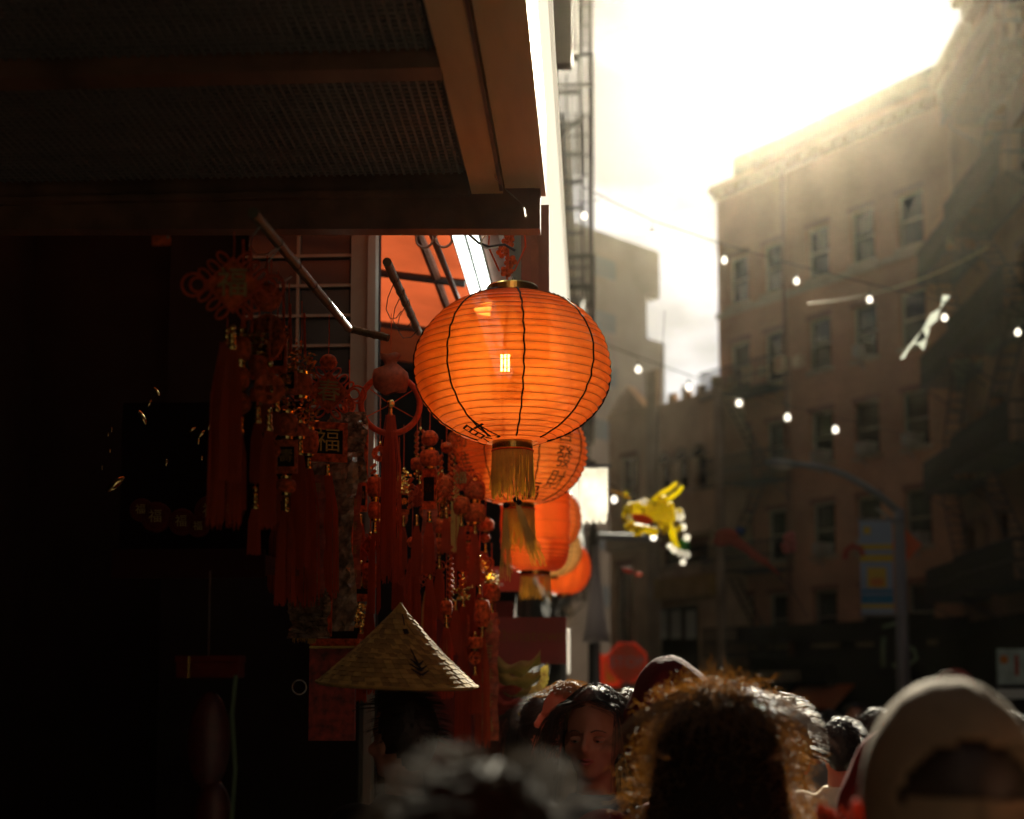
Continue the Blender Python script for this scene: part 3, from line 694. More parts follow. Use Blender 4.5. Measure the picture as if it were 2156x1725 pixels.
# ================================================================ souvenir shop: walls and merchandise in the shade
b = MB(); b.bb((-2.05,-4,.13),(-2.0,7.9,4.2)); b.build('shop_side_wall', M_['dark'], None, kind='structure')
b = MB(); b.bb((-2.6,7.9,.13),(-.42,7.95,3.9)); b.bb((-2.0,4.93,.13),(-1.0,4.98,3.45)); b.build('sun_block_wall', M_['dark'], None, kind='structure')  # dark walls, added and raised to block sun from the shop interior
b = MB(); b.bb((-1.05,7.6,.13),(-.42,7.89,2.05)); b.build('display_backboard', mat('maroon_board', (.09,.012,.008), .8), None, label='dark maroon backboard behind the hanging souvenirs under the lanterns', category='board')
b = MB(); b.bb((-1.6,8.0,0),(-.52,15,2.5)); st = b.build('dark_backing', M_['dark'], None, label='dark backing block added behind the lantern row', category='stall')  # dark block added to hide the sunlit wall behind the lantern fringe
for k in range(6):
    b = MB(); b.bb((-.52,8.2+k*1.12,.9),(-.49,9.2+k*1.12,2.3)); b.build('backing_slab', M_['dark'], st)
# lattice window frame seen above the bamboo rod
q0 = W(570, 500, 4.75); q1 = W(742, 500, 4.75); zt_, zb_ = W(650, 478, 4.75).z, W(650, 905, 4.75).z
root = thing('lattice_door', 'pale framed lattice door with dark panes behind the bamboo rod', 'door', (q0.x-.03, 4.75, 0))
wdt = q1.x-q0.x+.03; lat = mat('grey_green_paint', (.13,.125,.09), .6, var=.2)
b = MB(); b.bb((wdt,-.02,.13),(wdt+.085,.05,zt_)); b.build('door_post', lat, root)
b = MB(); b.bb((wdt+.062,-.045,.13),(wdt+.088,-.021,zt_-.02)); b.build('edge_strip', mat('pale_edge', (.2,.18,.14), .7), root)
b = MB(); b.bb((-.12,-.02,zt_+.001),(wdt+.085,.05,zt_+.06)); b.build('door_head', lat, root)
b = MB(); b.bb((-.12,-.01,.6),(wdt-.001,.03,.68)); b.build('rail', M_['dark'], root)
b = MB(); b.bb((-.3,-.09,.13),(wdt+.05,-.06,W(650,985,4.75).z)); b.build('lower_panel', M_['dark'], root)
nr = 8; hp = (zt_-.70)/nr*1.0; 
for i in range(12):
    z = zt_-.105*(i+1)
    if z < .75: break
    b = MB(); b.bb((-.058,-.008,z-.005),(wdt-.002,.012,z+.005)); b.build('muntin', lat, root)
    for c_ in range(2):
        x0 = -.055+(wdt+.05)*c_/2; b = MB(); b.bb((x0+.006,.013,z+.006),(x0+(wdt+.05)/2-.006,.017,z+.1)); b.build('pane', M_['pane'], root)
b = MB(); b.bb((wdt/2-.034,-.006,.7),(wdt/2-.024,.012,zt_-.001)); b.build('mullion', lat, root)
b = MB(); b.bb((-.35,.1,.13),(wdt+.08,.14,zt_+.06)); b.build('backing', M_['dark'], root)

bam = mat('bamboo', (.09,.075,.03), .5, var=.3, vs_=30)
def rod(pts, r, label, m=bam, cat='rod', knots=True, name='bamboo_rod'):
    b = MB(); b.tube(pts, r, 10)
    if knots:
        for i in range(1, 6):
            p = Vector(pts[0]).lerp(Vector(pts[-1]), i/6+.02); d = (Vector(pts[-1])-Vector(pts[0])).normalized()*.004; b.tube([p-d, p+d], r*1.13, 10)
    return b.build(name, m, None, smooth=False, label=label, category=cat)
rod([W(533,448,2.55), W(735,693,3.9)], .0105, 'long greenish bamboo rod slanting down in front of the lattice door')
rod([W(728,690,3.92), W(818,712,3.9)], .011, 'short dark horizontal bamboo rod crossing the lattice door post')
rod([W(815,552,3.7), W(882,700,4.9)], .0125, 'dark bamboo rod with wire hooks by the red canvas')
rod([W(908,490,4.3), W(968,640,5.6)], .011, 'smooth brown pole with rings hung under the red canvas', M_['brown'], 'pole', False, 'hanging_pole')
b = MB(); p = W(914,496,4.3)
for k in (-1,1): b.torus((p.x+k*.03,p.y,p.z-.012), .026, .004, 16, 5)
b.build('ring_pair', M_['brown'], None, label='pair of brown rings around the top of the smooth pole', category='ring')
def hook(px, py, Y, w, h, label, m='steel'):
    p = W(px, py, Y); b = MB(); pts = [(0,0,0),(-w*.5,0,-h*.45),(-w*.62,0,-h*.75),(-w*.3,0,-h),(w*.1,0,-h*.98),(w*.45,0,-h*.8)]
    b.tube([Vector(q)+p for q in pts], .0014, 5); b.build('wire_hook', M_[m], None, label=label, category='hook')
hook(560,462,2.62,.05,.07,'bright bent wire hook nearest the awning beam')
hook(590,520,2.75,.055,.075,'second bent wire hook on the bamboo rod')
hook(832,590,3.85,.04,.11,'looped wire hook high on the dark bamboo rod','black')
hook(850,610,4.0,.05,.12,'wide wire loop hanging on the dark bamboo rod','black')
hook(862,630,4.2,.06,.12,'lowest wire loop on the dark bamboo rod','black')

# ---- charm pieces (parts of a hanging charm)
def e_cord(root, z0, z1, x=0):
    b = MB(); b.tube([(x,0,z0),(x+.001,0,(z0+z1)/2),(0,0,z1)], .0014, 4); b.build('cord', M_['redcord'], root)
def e_tassel(root, z, l_, r=.012, m='redthread', x=0, cap=True):
    if cap:
        b = MB(); b.lathe([(.003,0),(.006,-.002),(.0062,-.008),(.005,-.01),(.0062,-.012),(.0062,-.02),(.005,-.022),(.008,-.026),(.009,-.034),(.004,-.035)], 10, (x,0,z)); b.build('tassel_cap', M_['gold'], root, smooth=True)
    b = MB()
    for q in range(70):
        t = rnd.random()*2*PI; rr = r*math.sqrt(rnd.random()); a_, c_ = math.cos(t)*rr, math.sin(t)*rr; e = l_*rnd.uniform(.93,1.03)
        b.tube([(x+a_*.4,c_*.4,z-.03),(x+a_*1.0,c_*1.0,z-.03-l_*.3),(x+a_*1.15,c_*1.15,z-.03-e)], .0012, 3)
    b.build('tassel_strands', M_[m], root, kind='stuff')
def e_coin(root, z, r=.026, ry=.6):
    b = MB(); n = 20
    for k in range(n):
        t0, t1 = 2*PI*k/n, 2*PI*(k+1)/n
        def sq(t): c_, s_ = math.cos(t), math.sin(t); f = .26*r/max(abs(c_),abs(s_)); return c_*f, s_*f
        o0, o1, i0, i1 = (r*math.cos(t0),r*math.sin(t0)), (r*math.cos(t1),r*math.sin(t1)), sq(t0), sq(t1)
        for y in (-.003,.003): b.add([(o0[0],y,z+o0[1]),(o1[0],y,z+o1[1]),(i1[0],y,z+i1[1]),(i0[0],y,z+i0[1])], [(0,1,2,3)])
        b.add([(o0[0],-.003,z+o0[1]),(o1[0],-.003,z+o1[1]),(o1[0],.003,z+o1[1]),(o0[0],.003,z+o0[1])], [(0,1,2,3)])
        b.add([(i0[0],-.003,z+i0[1]),(i1[0],-.003,z+i1[1]),(i1[0],.003,z+i1[1]),(i0[0],.003,z+i0[1])], [(0,1,2,3)])
    o = b.build('coin', M_['redfelt'], root)
    for k, ch in enumerate('招財進寶'):
        me = text_mesh(ch, M_['ink'], r*.42); t = link(me, 'coin_letter', o, (r*.62*math.cos(PI/2*k), -.0035, z+r*.62*math.sin(PI/2*k)), (PI/2,0,0))
def e_ball(root, z, r=.02, m='redfelt'):
    b = MB(); b.ell((0,0,z), (r,r,r*.95), 14, 9); b.torus((0,0,z), r*1.0, .0012, 18, 4, 'Z'); b.build('ball', M_[m], root, smooth=True)
def e_bead(root, z, r=.006):
    b = MB(); b.ell((0,0,z), r, 10, 7); b.build('gold_bead', M_['gold'], root, smooth=True)
def e_lantern(root, z, r=.018, h=.04):
    b = MB(); b.lathe([(r*.5,h/2),(r*.85,h/2-.004),(r,h*.2),(r,-h*.2),(r*.85,-h/2+.004),(r*.5,-h/2)], 12, (0,0,z)); b.build('mini_lantern', M_['redfelt'], root, smooth=True)
    b = MB(); b.lathe([(r*.52,h/2),(r*.52,h/2+.006),(r*.3,h/2+.006)], 12, (0,0,z)); b.build('gold_rim', M_['gold'], root)
    b = MB(); b.lathe([(r*.52,-h/2),(r*.52,-h/2-.006),(r*.3,-h/2-.006)], 12, (0,0,z)); b.build('gold_rim', M_['gold'], root)
def e_plaque(root, z, w=.02, h=.034, ch='福'):
    b = MB(); b.bb((-w,-.004,z-h),(w,.004,z+h)); o = b.build('plaque', M_['redfelt'], root)
    b = MB(); b.bb((-w*.75,-.006,z-h*.6),(w*.75,-.0045,z+h*.6)); b.build('plaque_face', M_['ink'], o)
    link(text_mesh(ch, M_['gold'], w*1.3), 'lettering', o, (0,-.0065,z), (PI/2,0,0))
def e_tinsel(root, z, r=.03, h=.05, n=150):
    b = MB()
    for k in range(n):
        t, q = rnd.random()*2*PI, rnd.random(); rr = r*rnd.uniform(.3,1); p = Vector((rr*math.cos(t), rr*math.sin(t), z+(q-.5)*h)); s = rnd.uniform(.002,.004)
        M3 = Matrix.Rotation(rnd.random()*6, 3, 'X') @ Matrix.Rotation(rnd.random()*6, 3, 'Z')
        b.add([p+M3@Vector((s,0,0)), p+M3@Vector((0,s*1.6,0)), p+M3@Vector((-s,0,0)), p+M3@Vector((0,-s*1.6,0))], [(0,1,2,3)])
    b.build('tinsel', M_['gold'], root, kind='stuff')
def e_fire(root, z, n=6):
    for k in range(n):
        for sx in (-1,1):
            b = MB(); p = Vector((sx*.012, 0, z-k*.02)); d = Vector((sx*.014, 0, -.014)); b.tube([p, p+d], .0055, 8); f = b.build('firecracker', M_['redfelt'], root)
            b = MB(); b.tube([p+d, p+d*1.15], .0058, 8); b.build('gold_tip', M_['gold'], f)
def e_knot(root, z, s=.03, ch=None, loops=True):
    b = MB(); b.box((0,0,z), (s*1.42,.012,s*1.42), Matrix.Rotation(PI/4, 3, 'Y')); 
    o = b.build('knot_cushion', M_['redfelt'], root)
    b = MB(); q = s*1.0
    b.tube([(0,-.007,z+q),(q,-.007,z),(0,-.007,z-q),(-q,-.007,z)], .0028, 5, closed=True); b.build('piping', M_['redcord'], o)
    if ch:
        link(text_mesh(ch, M_['goldfelt'], s*1.15, extrude=.0025), 'lettering', o, (0,-.0095,z), (PI/2,0,0))
    if loops:
        for k in range(4):
            for t in (.18,.5,.82):
                ax = PI/2*k; a_ = Vector((math.cos(ax),0,math.sin(ax)))*s; c_ = Vector((math.cos(ax+PI/2),0,math.sin(ax+PI/2)))*s
                p = a_.lerp(c_, t); nrm = (a_+c_).normalized(); cc = p+nrm*s*.27; tang = nrm.cross(Vector((0,1,0)))
                pts = [cc+nrm*s*.29*math.cos(2*PI*i/14)+tang*s*.15*math.sin(2*PI*i/14)+Vector((0,0,z)) for i in range(14)]
                b = MB(); b.tube(pts, s*.052, 5, closed=True); b.build('cord_loop', M_['redcord'], root, smooth=True)
        for sx in (-1,1):
            for rr in (.42,.27):
                b = MB(); b.torus((sx*s*(1.0+rr),0,z), s*rr, s*.055, 18, 5); b.build('side_loop', M_['redcord'], root, smooth=True)
M_['goldfelt'] = mat('dull_gold_felt', (.36,.25,.08), .7, var=.3, vs_=60)

def charm(px, py, Y, label, spec, rz=0, sc_=1.0, topup=.12, name='hanging_charm'):
    """py is where the first element sits; the cord goes up topup metres"""
    p = W(px, py, Y); root = thing(name, label, 'charm', p, rz, 'red lucky charms hanging in front of the shop', sc_)
    e_cord(root, 0, topup)
    spec = [(('tas', q[1]*.78, *q[2:]) if q[0] == 'tas' and py > 850 else q) for q in spec]
    z = 0
    for s in spec:
        k, *ar = s
        if k == 'knot': e_knot(root, z-ar[0], *ar); z -= ar[0]*2.45
        elif k == 'coin': e_coin(root, z-ar[0], *ar); z -= ar[0]*2+.006
        elif k == 'ball': e_ball(root, z-ar[0], *ar); z -= ar[0]*2+.004
        elif k == 'bead': e_bead(root, z-.006); z -= .013
        elif k == 'lan': e_lantern(root, z-ar[1]/2-.006, *ar); z -= ar[1]+.014
        elif k == 'plq': e_plaque(root, z-ar[1], *ar); z -= 2*ar[1]+.006
        elif k == 'tin': e_tinsel(root, z-ar[1]/2, *ar); z -= ar[1]*.8
        elif k == 'fire': e_fire(root, z, ar[0]); z -= ar[0]*.02+.015
        elif k == 'tas': e_tassel(root, z, *ar); z -= ar[0]
        elif k == 'gap': e_cord(root, z, z-ar[0]); z -= ar[0]
    return root
charm(492, 545, 2.5, 'big diamond knot charm with gold character and looped cord border', [('knot',.05,'福'),('bead',),('tas',.24,.02)], R(8), topup=.05)
charm(562, 575, 2.75, 'coiled red cord ring charm beside the big diamond knot', [('gap',.02),('ball',.03),('coin',.05),('tas',.1,.012)], R(-30), topup=.04)
charm(508, 690, 2.65, 'charm with gold ball, two small lanterns and round red ball above a tassel', [('bead',),('lan',.02,.045),('lan',.018,.04),('ball',.022),('tas',.15,.015)], topup=.02)
charm(545, 700, 2.72, 'charm of stacked small red lanterns and gold tinsel', [('tin',.028,.05),('lan',.02,.05),('lan',.016,.03),('tas',.12,.013)], topup=.1)
charm(568, 760, 2.68, 'charm with a square-holed lucky coin above a long red tassel', [('bead',),('gap',.012),('coin',.03),('bead',),('tas',.19,.016)], R(18), topup=.2)
charm(584, 690, 2.85, 'red plaque charm wrapped with glittering gold tinsel', [('tin',.026,.03),('plq',.021,.036,'福'),('tin',.03,.05),('tas',.05,.008)], topup=.12)
charm(607, 720, 3.0, 'tinsel charm with drum plaque carrying a black label', [('tin',.034,.07),('plq',.02,.03,'喜'),('gap',.03),('lan',.024,.05),('plq',.024,.036,'壽'),('lan',.022,.03),('tas',.2,.02)], topup=.13)
charm(634, 745, 3.1, 'charm of glittering tinsel over red drum shapes near the second knot', [('tin',.04,.05),('lan',.028,.05),('tin',.04,.06),('lan',.02,.03),('tas',.25,.02)], topup=.12)
charm(537, 1025, 2.9, 'lowest thin red tassel with gold cap below the coin charm', [('bead',),('tas',.125,.012)], topup=.06)
charm(575, 930, 3.0, 'small ball charm with flared tassel behind the coin tassel', [('ball',.02),('tas',.13,.022)], topup=.1)
charm(692, 745, 3.5, 'second diamond knot charm with square red scroll beneath', [('ball',.022),('knot',.052,'春'),('plq',.05,.05,'福'),('tas',.3,.03)], R(20), topup=.1)
charm(650, 900, 3.4, 'thick red tassel rope between the second knot and the plastic sleeves', [('lan',.025,.06),('tas',.42,.028)], topup=.1)
charm(478, 690, 2.58, 'dark red tassel curtain hanging under the big diamond knot', [('tas',.34,.03)], topup=.02)
# filler strings to the hat and the lanterns
specs = [
 (905, 905, 4.2, 'charm with pale festival figure head above gold strip, by the wreath', [('ball',.026),('lan',.03,.05),('plq',.022,.06,'春'),('tas',.2,.016)]),
 (878, 960, 4.3, 'thin charm string with beads behind the wreath tassel', [('lan',.02,.04),('bead',),('fire',5),('tas',.2,.014)]),
 (940, 930, 4.6, 'firecracker charm string left of the second lantern', [('ball',.02),('fire',8),('tas',.15,.014)]),
 (972, 985, 4.9, 'charm with knot cushion under the largest lantern', [('knot',.04,'福'),('lan',.03,.06),('tas',.2,.016)]),
 (1000, 1010, 5.2, 'charm with stacked dark red lanterns under the second lantern edge', [('lan',.04,.07),('lan',.04,.07),('tas',.25,.02)]),
 (925, 1090, 4.8, 'charm of small round lanterns above the straw hat tip', [('lan',.03,.05),('lan',.03,.05),('bead',),('tas',.22,.018)]),
 (960, 1150, 5.0, 'firecracker cluster charm above the straw hat', [('fire',9),('tas',.2,.02)]),
 (995, 1160, 5.4, 'knot charm with long tassel between the straw hat and the lanterns', [('knot',.045,'吉'),('tas',.35,.02)]),
 (1022, 1090, 5.7, 'small lantern charm close to the second lantern fringe', [('lan',.035,.05),('ball',.02),('tas',.3,.018)]),
 (790, 1000, 4.1, 'slim charm string with drum shapes beside the plastic sleeves', [('lan',.024,.06),('lan',.02,.05),('tas',.3,.018)]),
 (868, 1130, 4.4, 'thick red tassel hanging just behind the straw hat tip', [('ball',.018),('tas',.35,.026)]),
 (905, 1190, 4.5, 'long straight red tassel above the straw hat brim', [('bead',),('tas',.38,.022)]),
 (1015, 1260, 5.2, 'tall red firecracker strip beside the straw hat brim', [('lan',.03,.1),('tas',.5,.03)]),
 (975, 1290, 5.3, 'dark red tassel strip behind the straw hat brim', [('lan',.025,.08),('tas',.45,.028)]),
 (760, 1010, 4.3, 'flat red tassel strip against the lattice door post', [('plq',.02,.05,'福'),('tas',.3,.02)]),
 (1042, 1300, 5.9, 'orange-brown bead charm beside the maroon sign', [('ball',.02),('ball',.022),('ball',.018),('tas',.06,.02)]),
 (840, 1010, 4.6, 'dark charm of knots behind the wreath tassel', [('knot',.035,None),('lan',.03,.06),('tas',.3,.02)]),
 (940, 1260, 4.7, 'red rope charm touching the straw hat slope', [('lan',.02,.05),('tas',.3,.022)]),
]
for px, py, Y, lab, sp in specs: charm(px, py, Y, lab, sp, R(rnd.uniform(-25,25)), topup=.14)
NAMES = dict(ball='round ball', lan='small lantern', plq='square plaque', coin='lucky coin', tin='gold tinsel', knot='cushion knot', fire='firecracker bunch', bead='gold bead')
def gen(k): return {'ball':('ball',rnd.uniform(.014,.026)), 'lan':('lan',rnd.uniform(.018,.036),rnd.uniform(.04,.08)), 'plq':('plq',rnd.uniform(.018,.03),rnd.uniform(.03,.055),rnd.choice('福喜春吉壽')), 'coin':('coin',rnd.uniform(.02,.032)), 'tin':('tin',rnd.uniform(.02,.035),rnd.uniform(.04,.08)), 'knot':('knot',rnd.uniform(.025,.038),None), 'fire':('fire',rnd.choice((4,5,7)))}[k]
combos = [('coin','fire'),('tin','plq'),('knot','coin'),('lan','tin'),('plq','ball'),('coin','lan'),('tin','coin'),('plq','knot'),('fire','ball'),('knot','plq'),('ball','tin'),('lan','coin'),('knot','lan'),('plq','tin'),('coin','knot'),('tin','ball'),('ball','fire'),('fire','plq'),('lan','knot'),('tin','lan'),('fire','tin'),('coin','plq')]
spots_ = [(800,930,'beside the wreath ring'),(850,985,'under the wreath ring'),(895,1020,'under the wreath ring'),(930,990,'in the thick of the stock'),(955,1040,'in the thick of the stock'),(985,1100,'next to the lantern row'),(1010,1170,'next to the lantern row'),(900,1110,'over the straw hat'),(940,1190,'over the straw hat'),(870,1200,'over the straw hat'),(975,1210,'over the straw hat brim'),(1000,1330,'beside the straw hat brim'),(780,1120,'between sleeve and hat'),(760,1180,'between sleeve and hat'),(735,830,'by the lattice door post'),(620,850,'in the dark cluster near the rods'),(640,980,'in the dark cluster near the sleeves'),(590,830,'in the dark cluster near the rods'),(660,1080,'in the dark cluster near the sleeves'),(1035,1200,'touching the barrel lantern in view'),(885,900,'beside the wreath ring'),(960,900,'tucked under the largest lantern')]
for (px, py, where), (k1, k2) in zip(spots_, combos):
    Y = 3.3+(px-590)/450*2.2+rnd.uniform(-.15,.25); tl = rnd.choice((.1,.18,.26,.34)); md = rnd.choice(('red','red','red','gold'))
    charm(px, py, Y, f'{NAMES[k1]} over {NAMES[k2]}, {"short" if tl < .15 else "long"} {md} tassel, {where}', [('bead',),gen(k1),gen(k2),('tas',tl,rnd.uniform(.01,.022),'redthread' if md == 'red' else 'thread')], R(rnd.uniform(-50,50)), topup=rnd.uniform(.1,.2))
# brocade strips, flat and narrow
for k, (px, y0, y1, Y, wd, nm) in enumerate(((668,1000,1250,3.45,.02,'nearest the thick tassel rope'),(712,1060,1320,3.65,.018,'over the wide plastic sleeve'),(746,980,1240,3.8,.02,'along the lattice door post'),(905,950,1180,4.35,.022,'beside the broad wreath tassel'),(1024,1290,1560,5.3,.045,'tallest, standing next to the scarves'))):
    a0, a1 = W(px,y0,Y), W(px,y1,Y); root = thing('brocade_strip', 'hanging brocade strip with gold flecks '+nm, 'brocade', (a0.x,Y,a1.z)); hh = a0.z-a1.z
    b = MB(); n = 20
    for j in range(n+1):
        z = hh*j/n; b.v += [(-wd+.003*math.sin(j*.9), .004*math.sin(j*1.4), z), (wd+.003*math.sin(j*.9), .004*math.sin(j*1.4+1), z)]
    for j in range(n): b.f.append((2*j,2*j+1,2*j+3,2*j+2)); b.mi.append(0)
    b.build('cloth', MATS.get('brocade_cloth') or mat('brocade_cloth', (.38,.08,.03), .55, var=.6, vs_=45), root)
    for q in range(5): link(text_mesh('福喜春吉壽'[q], M_['goldfelt'], wd*1.3), 'lettering', root, (0,-.008,hh*(.12+.19*q)), (PI/2,0,0))
# extra cords over the knots
for px, y0, y1, Y, nm in ((512,505,690,2.6,'between the hooks and the ball charm'),(528,520,700,2.7,'just beside the coiled ring charm'),(596,600,720,2.9,'above the gold tinsel plaque'),(610,640,740,2.95,'above the tinsel drum charm'),(640,660,750,3.1,'over the tinsel over drum shapes')):
    b = MB(); b.tube([W(px,y0,Y), W(px+2,y1,Y)], .003, 5); b.build('red_string', M_['redcord'], None, label='bare red cord hanging '+nm, category='cord')

# wreath with fabric bag and spokes
p = W(822, 852, 3.9); root = thing('wreath_charm', 'round red ring charm with bag above, thin spokes and a long broad tassel', 'charm', p, R(10))
b = MB(); b.torus((0,0,0), .082, .0085, 36, 8); b.build('ring', M_['redcord'], root, smooth=True)
b = MB()
for t in (-.5,-2.64,.6,2.5): b.tube([(0,0,0),(.08*math.cos(t),0,.08*math.sin(t))], .0018, 4)
b.build('spokes', M_['redcord'], root)
b = MB(); prof = [(.004,.15),(.03,.148),(.022,.128),(.018,.12),(.045,.1),(.055,.07),(.045,.045),(.02,.035)]
b.lathe(prof, 16, (0,0,-.005)); 
for i, v in enumerate(b.v): b.v[i] = (v[0]*(1+.08*math.sin(v[2]*90)), v[1]*.5, v[2]+.004*math.sin(v[0]*120))
b.build('bag', mat('brocade', (.3,.08,.03), .6, var=.4, vs_=70), root, smooth=True)
b = MB(); b.ell((0,-.012,0), .012, 10, 7); b.build('gold_bead', M_['gold'], root, smooth=True)
e_tassel(root, 0, .46, .032); e_cord(root, .15, .26)
# clear plastic sleeves with white crinkle
crk = mat('clear_sleeve', (.28,.2,.12), .25, trans=.2, var=.7, vs_=45, bump=1.0, bs=50, coat=.5)
for k, (px, py0, py1, wd, Y, nm) in enumerate(((690,955,1330,.075,3.6,'wide crinkled clear plastic sleeve of red scrolls under the second knot'),(735,870,1020,.05,3.75,'short crumpled plastic wrap by the lattice door post'),(655,1240,1345,.05,3.5,'low crumpled plastic wrap hanging below the thick tassel rope'))):
    a0, a1 = W(px,py0,Y), W(px,py1,Y); root = thing('plastic_sleeve', nm, 'wrapper', (a0.x,Y,a1.z)); hh = a0.z-a1.z
    b = MB(); nx, nz = 14, 34
    for i in range(nx+1):
        for j in range(nz+1):
            u_, v_ = i/nx, j/nz; n_ = noise.noise(Vector((u_*5+k*7, v_*9, 3)))*.03+noise.noise(Vector((u_*14, v_*24, k)))*.014
            b.v.append(((u_-.5)*wd*2*(1+.1*math.sin(v_*9+k)), -.02+n_, v_*hh))
    for i in range(nx):
        for j in range(nz): q = i*(nz+1)+j; b.f.append((q,q+1,q+nz+2,q+nz+1)); b.mi.append(0)
    b.build('film', crk, root)
    for s_ in (-1,0,1):
        b = MB(); b.bb((s_*wd*.6-.018,.02,hh*.05),(s_*wd*.6+.018,.03,hh*.93)); o = b.build('scroll', M_['redfelt'], root)
# box with beaded chain, far in the shade
a0, a1 = W(372,1381,2.6), W(500,1427,2.6)
root = thing('gift_box', 'small dark red flat box in the shade beneath a bead chain', 'box', ((a0.x+a1.x)/2, 2.6, a1.z)); hw = (a1.x-a0.x)/2; hh = a0.z-a1.z
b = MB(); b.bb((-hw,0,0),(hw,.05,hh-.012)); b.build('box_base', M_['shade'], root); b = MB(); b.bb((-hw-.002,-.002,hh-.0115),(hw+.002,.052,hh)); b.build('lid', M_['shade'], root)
b = MB(); b.bb((-hw*.62,-.004,-.001),(-hw*.54,-.002,hh*.98)); b.build('ribbon', M_['gold'], root)
root = thing('bead_chain', 'thin bead chain hanging straight down to the small red box', 'chain', W(439,1381,2.6))
b = MB()
for k in range(44): b.ell((0,0,k*.0036), .0011, 5, 4)
b.build('beads', M_['steel'], root, kind='stuff')
a0 = W(440,1560,2.6); root = thing('bagged_toy', 'dark red bagged trinket with green edging hanging below the small box', 'toy', a0)
b = MB(); b.ell((0,0,0), (.04,.02,.09), 12, 9); b.ell((.01,0,-.14), (.035,.02,.07), 12, 9); b.build('bag', mat('dark_red_satin', (.06,.008,.006), .45, var=.4, vs_=60), root, smooth=True)
b = MB(); b.tube([(.05,-.01,.12),(.045,-.012,.05),(.052,-.01,-.05),(.047,-.01,-.15),(.05,-.01,-.22)], .004, 5); b.build('edging', mat('green_braid', (.08,.14,.07), .5), root)
e_bead(root, .08); e_bead(root, -.16)
# shelf with round lucky ornaments and gold ingots far to the dark side
a0, a1 = W(240,1150,3.0), W(560,1150,3.0)
root = thing('display_shelf', 'dark shelf edge carrying round red ornaments in the deepest shade', 'shelf', (a0.x,3.0,a0.z-.02)); wd = a1.x-a0.x
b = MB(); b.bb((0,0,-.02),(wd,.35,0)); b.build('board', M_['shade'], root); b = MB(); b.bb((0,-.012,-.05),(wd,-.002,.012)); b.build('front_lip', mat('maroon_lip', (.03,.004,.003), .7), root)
for k, (px, py, r) in enumerate(((331,1090,.034),(445,1078,.036),(385,1100,.03),(490,1075,.028),(300,1075,.026),(420,1110,.024))):
    p = W(px,py,3.05); root = thing('round_ornament', ['wide red medallion standing at the shaded shelf corner','largest red medallion in the middle of the shaded shelf','red medallion between the two widest on the shelf','red medallion nearest the long tassels on the shelf','smallest-looking red medallion at the dark end of the shelf','low red medallion leaning at the shelf front'][k], 'ornament', p, 0, 'round red ornaments on the dark shelf')
    b = MB(); b.lathe([(0,0),(r*.9,0),(r,.003),(r,.009),(r*.9,.012),(0,.012)], 24)
    o = b.build('disc', M_['shade'], root); o.rotation_euler = (PI/2,0,0)
    b = MB(); b.torus((0,-.013,0), r*.7, .002, 20, 4); b.build('ring', M_['shade'], root)
    link(text_mesh('福', M_['goldfelt'], r*.9, extrude=.001), 'lettering', root, (0,-.014,0), (PI/2,0,0))
# gold ornaments catching light
gp = [(330,825,-.6,.012),(315,850,.4,.01),(300,880,-.5,.02),(235,905,0,.006),(228,915,0,.005),(243,1020,.9,.026),(232,950,0,.005),(424,915,.7,.012),(418,930,0,.008),(440,900,.3,.008),(425,965,0,.006),(448,960,.5,.007),(350,975,0,.009),(462,985,.2,.006),(444,1000,0,.005),(480,905,.1,.016),(478,925,.2,.012),(455,1010,0,.005),(405,905,1,.01),(215,985,0,.005)]
root = thing('gold_ornament_rack', 'cluster of tiny gold ornaments glinting in the black shade', 'ornaments', W(340,920,3.2))
base_ = W(340,920,3.2)
glint = mat('polished_gold', (.95,.72,.3), .12, 1)
for px, py, t, r in gp:
    p = W(px,py,3.1+.2*rnd.random())-base_; b = MB()
    b.ell((0,0,0), (r*.35,r*.35,r), 10, 8, Matrix.Rotation(t,3,'Y')); b.build('gold_ornament', glint, root, smooth=True, loc=p)
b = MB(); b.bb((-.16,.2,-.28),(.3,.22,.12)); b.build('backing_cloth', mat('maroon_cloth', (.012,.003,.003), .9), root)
# small red hanging label near the awning
p = W(340,507,2.5); root = thing('red_tag', 'tiny glossy red tag just under the awning in the dark', 'tag', p)
b = MB(); b.box((0,0,0), (.034,.004,.018)); b.build('card', M_['redfelt'], root); b = MB(); b.ell((.013,-.004,.005), .003, 8, 5); b.build('eyelet', M_['steel'], root)
# notebook rack left of the hat
a0, a1 = W(652,1345,3.9), W(745,1560,3.9)
root = thing('card_display', 'red card display with gilt edge behind the straw hat brim', 'display', (a0.x,3.9,a1.z)); wd = a1.x-a0.x; hh = a0.z-a1.z
b = MB(); b.bb((0,0,0),(wd,.03,hh*.9)); b.build('card_face', mat('speckled_red', (.3,.03,.015), .5, var=.8, vs_=40), root)
b = MB(); b.bb((0,-.006,hh*.9+.001),(wd,.03,hh*.9+.008)); b.build('gilt_edge', M_['gold'], root)
b = MB(); b.bb((0,0,hh*.9+.0085),(wd*1.1,.06,hh)); b.build('folded_top', M_['redfelt'], root)
p = W(630,1447,3.4); b = MB(); b.torus(p, .017, .002, 20, 5); b.build('key_ring', M_['steel'], None, label='plain steel key ring beside the red card display', category='ring')

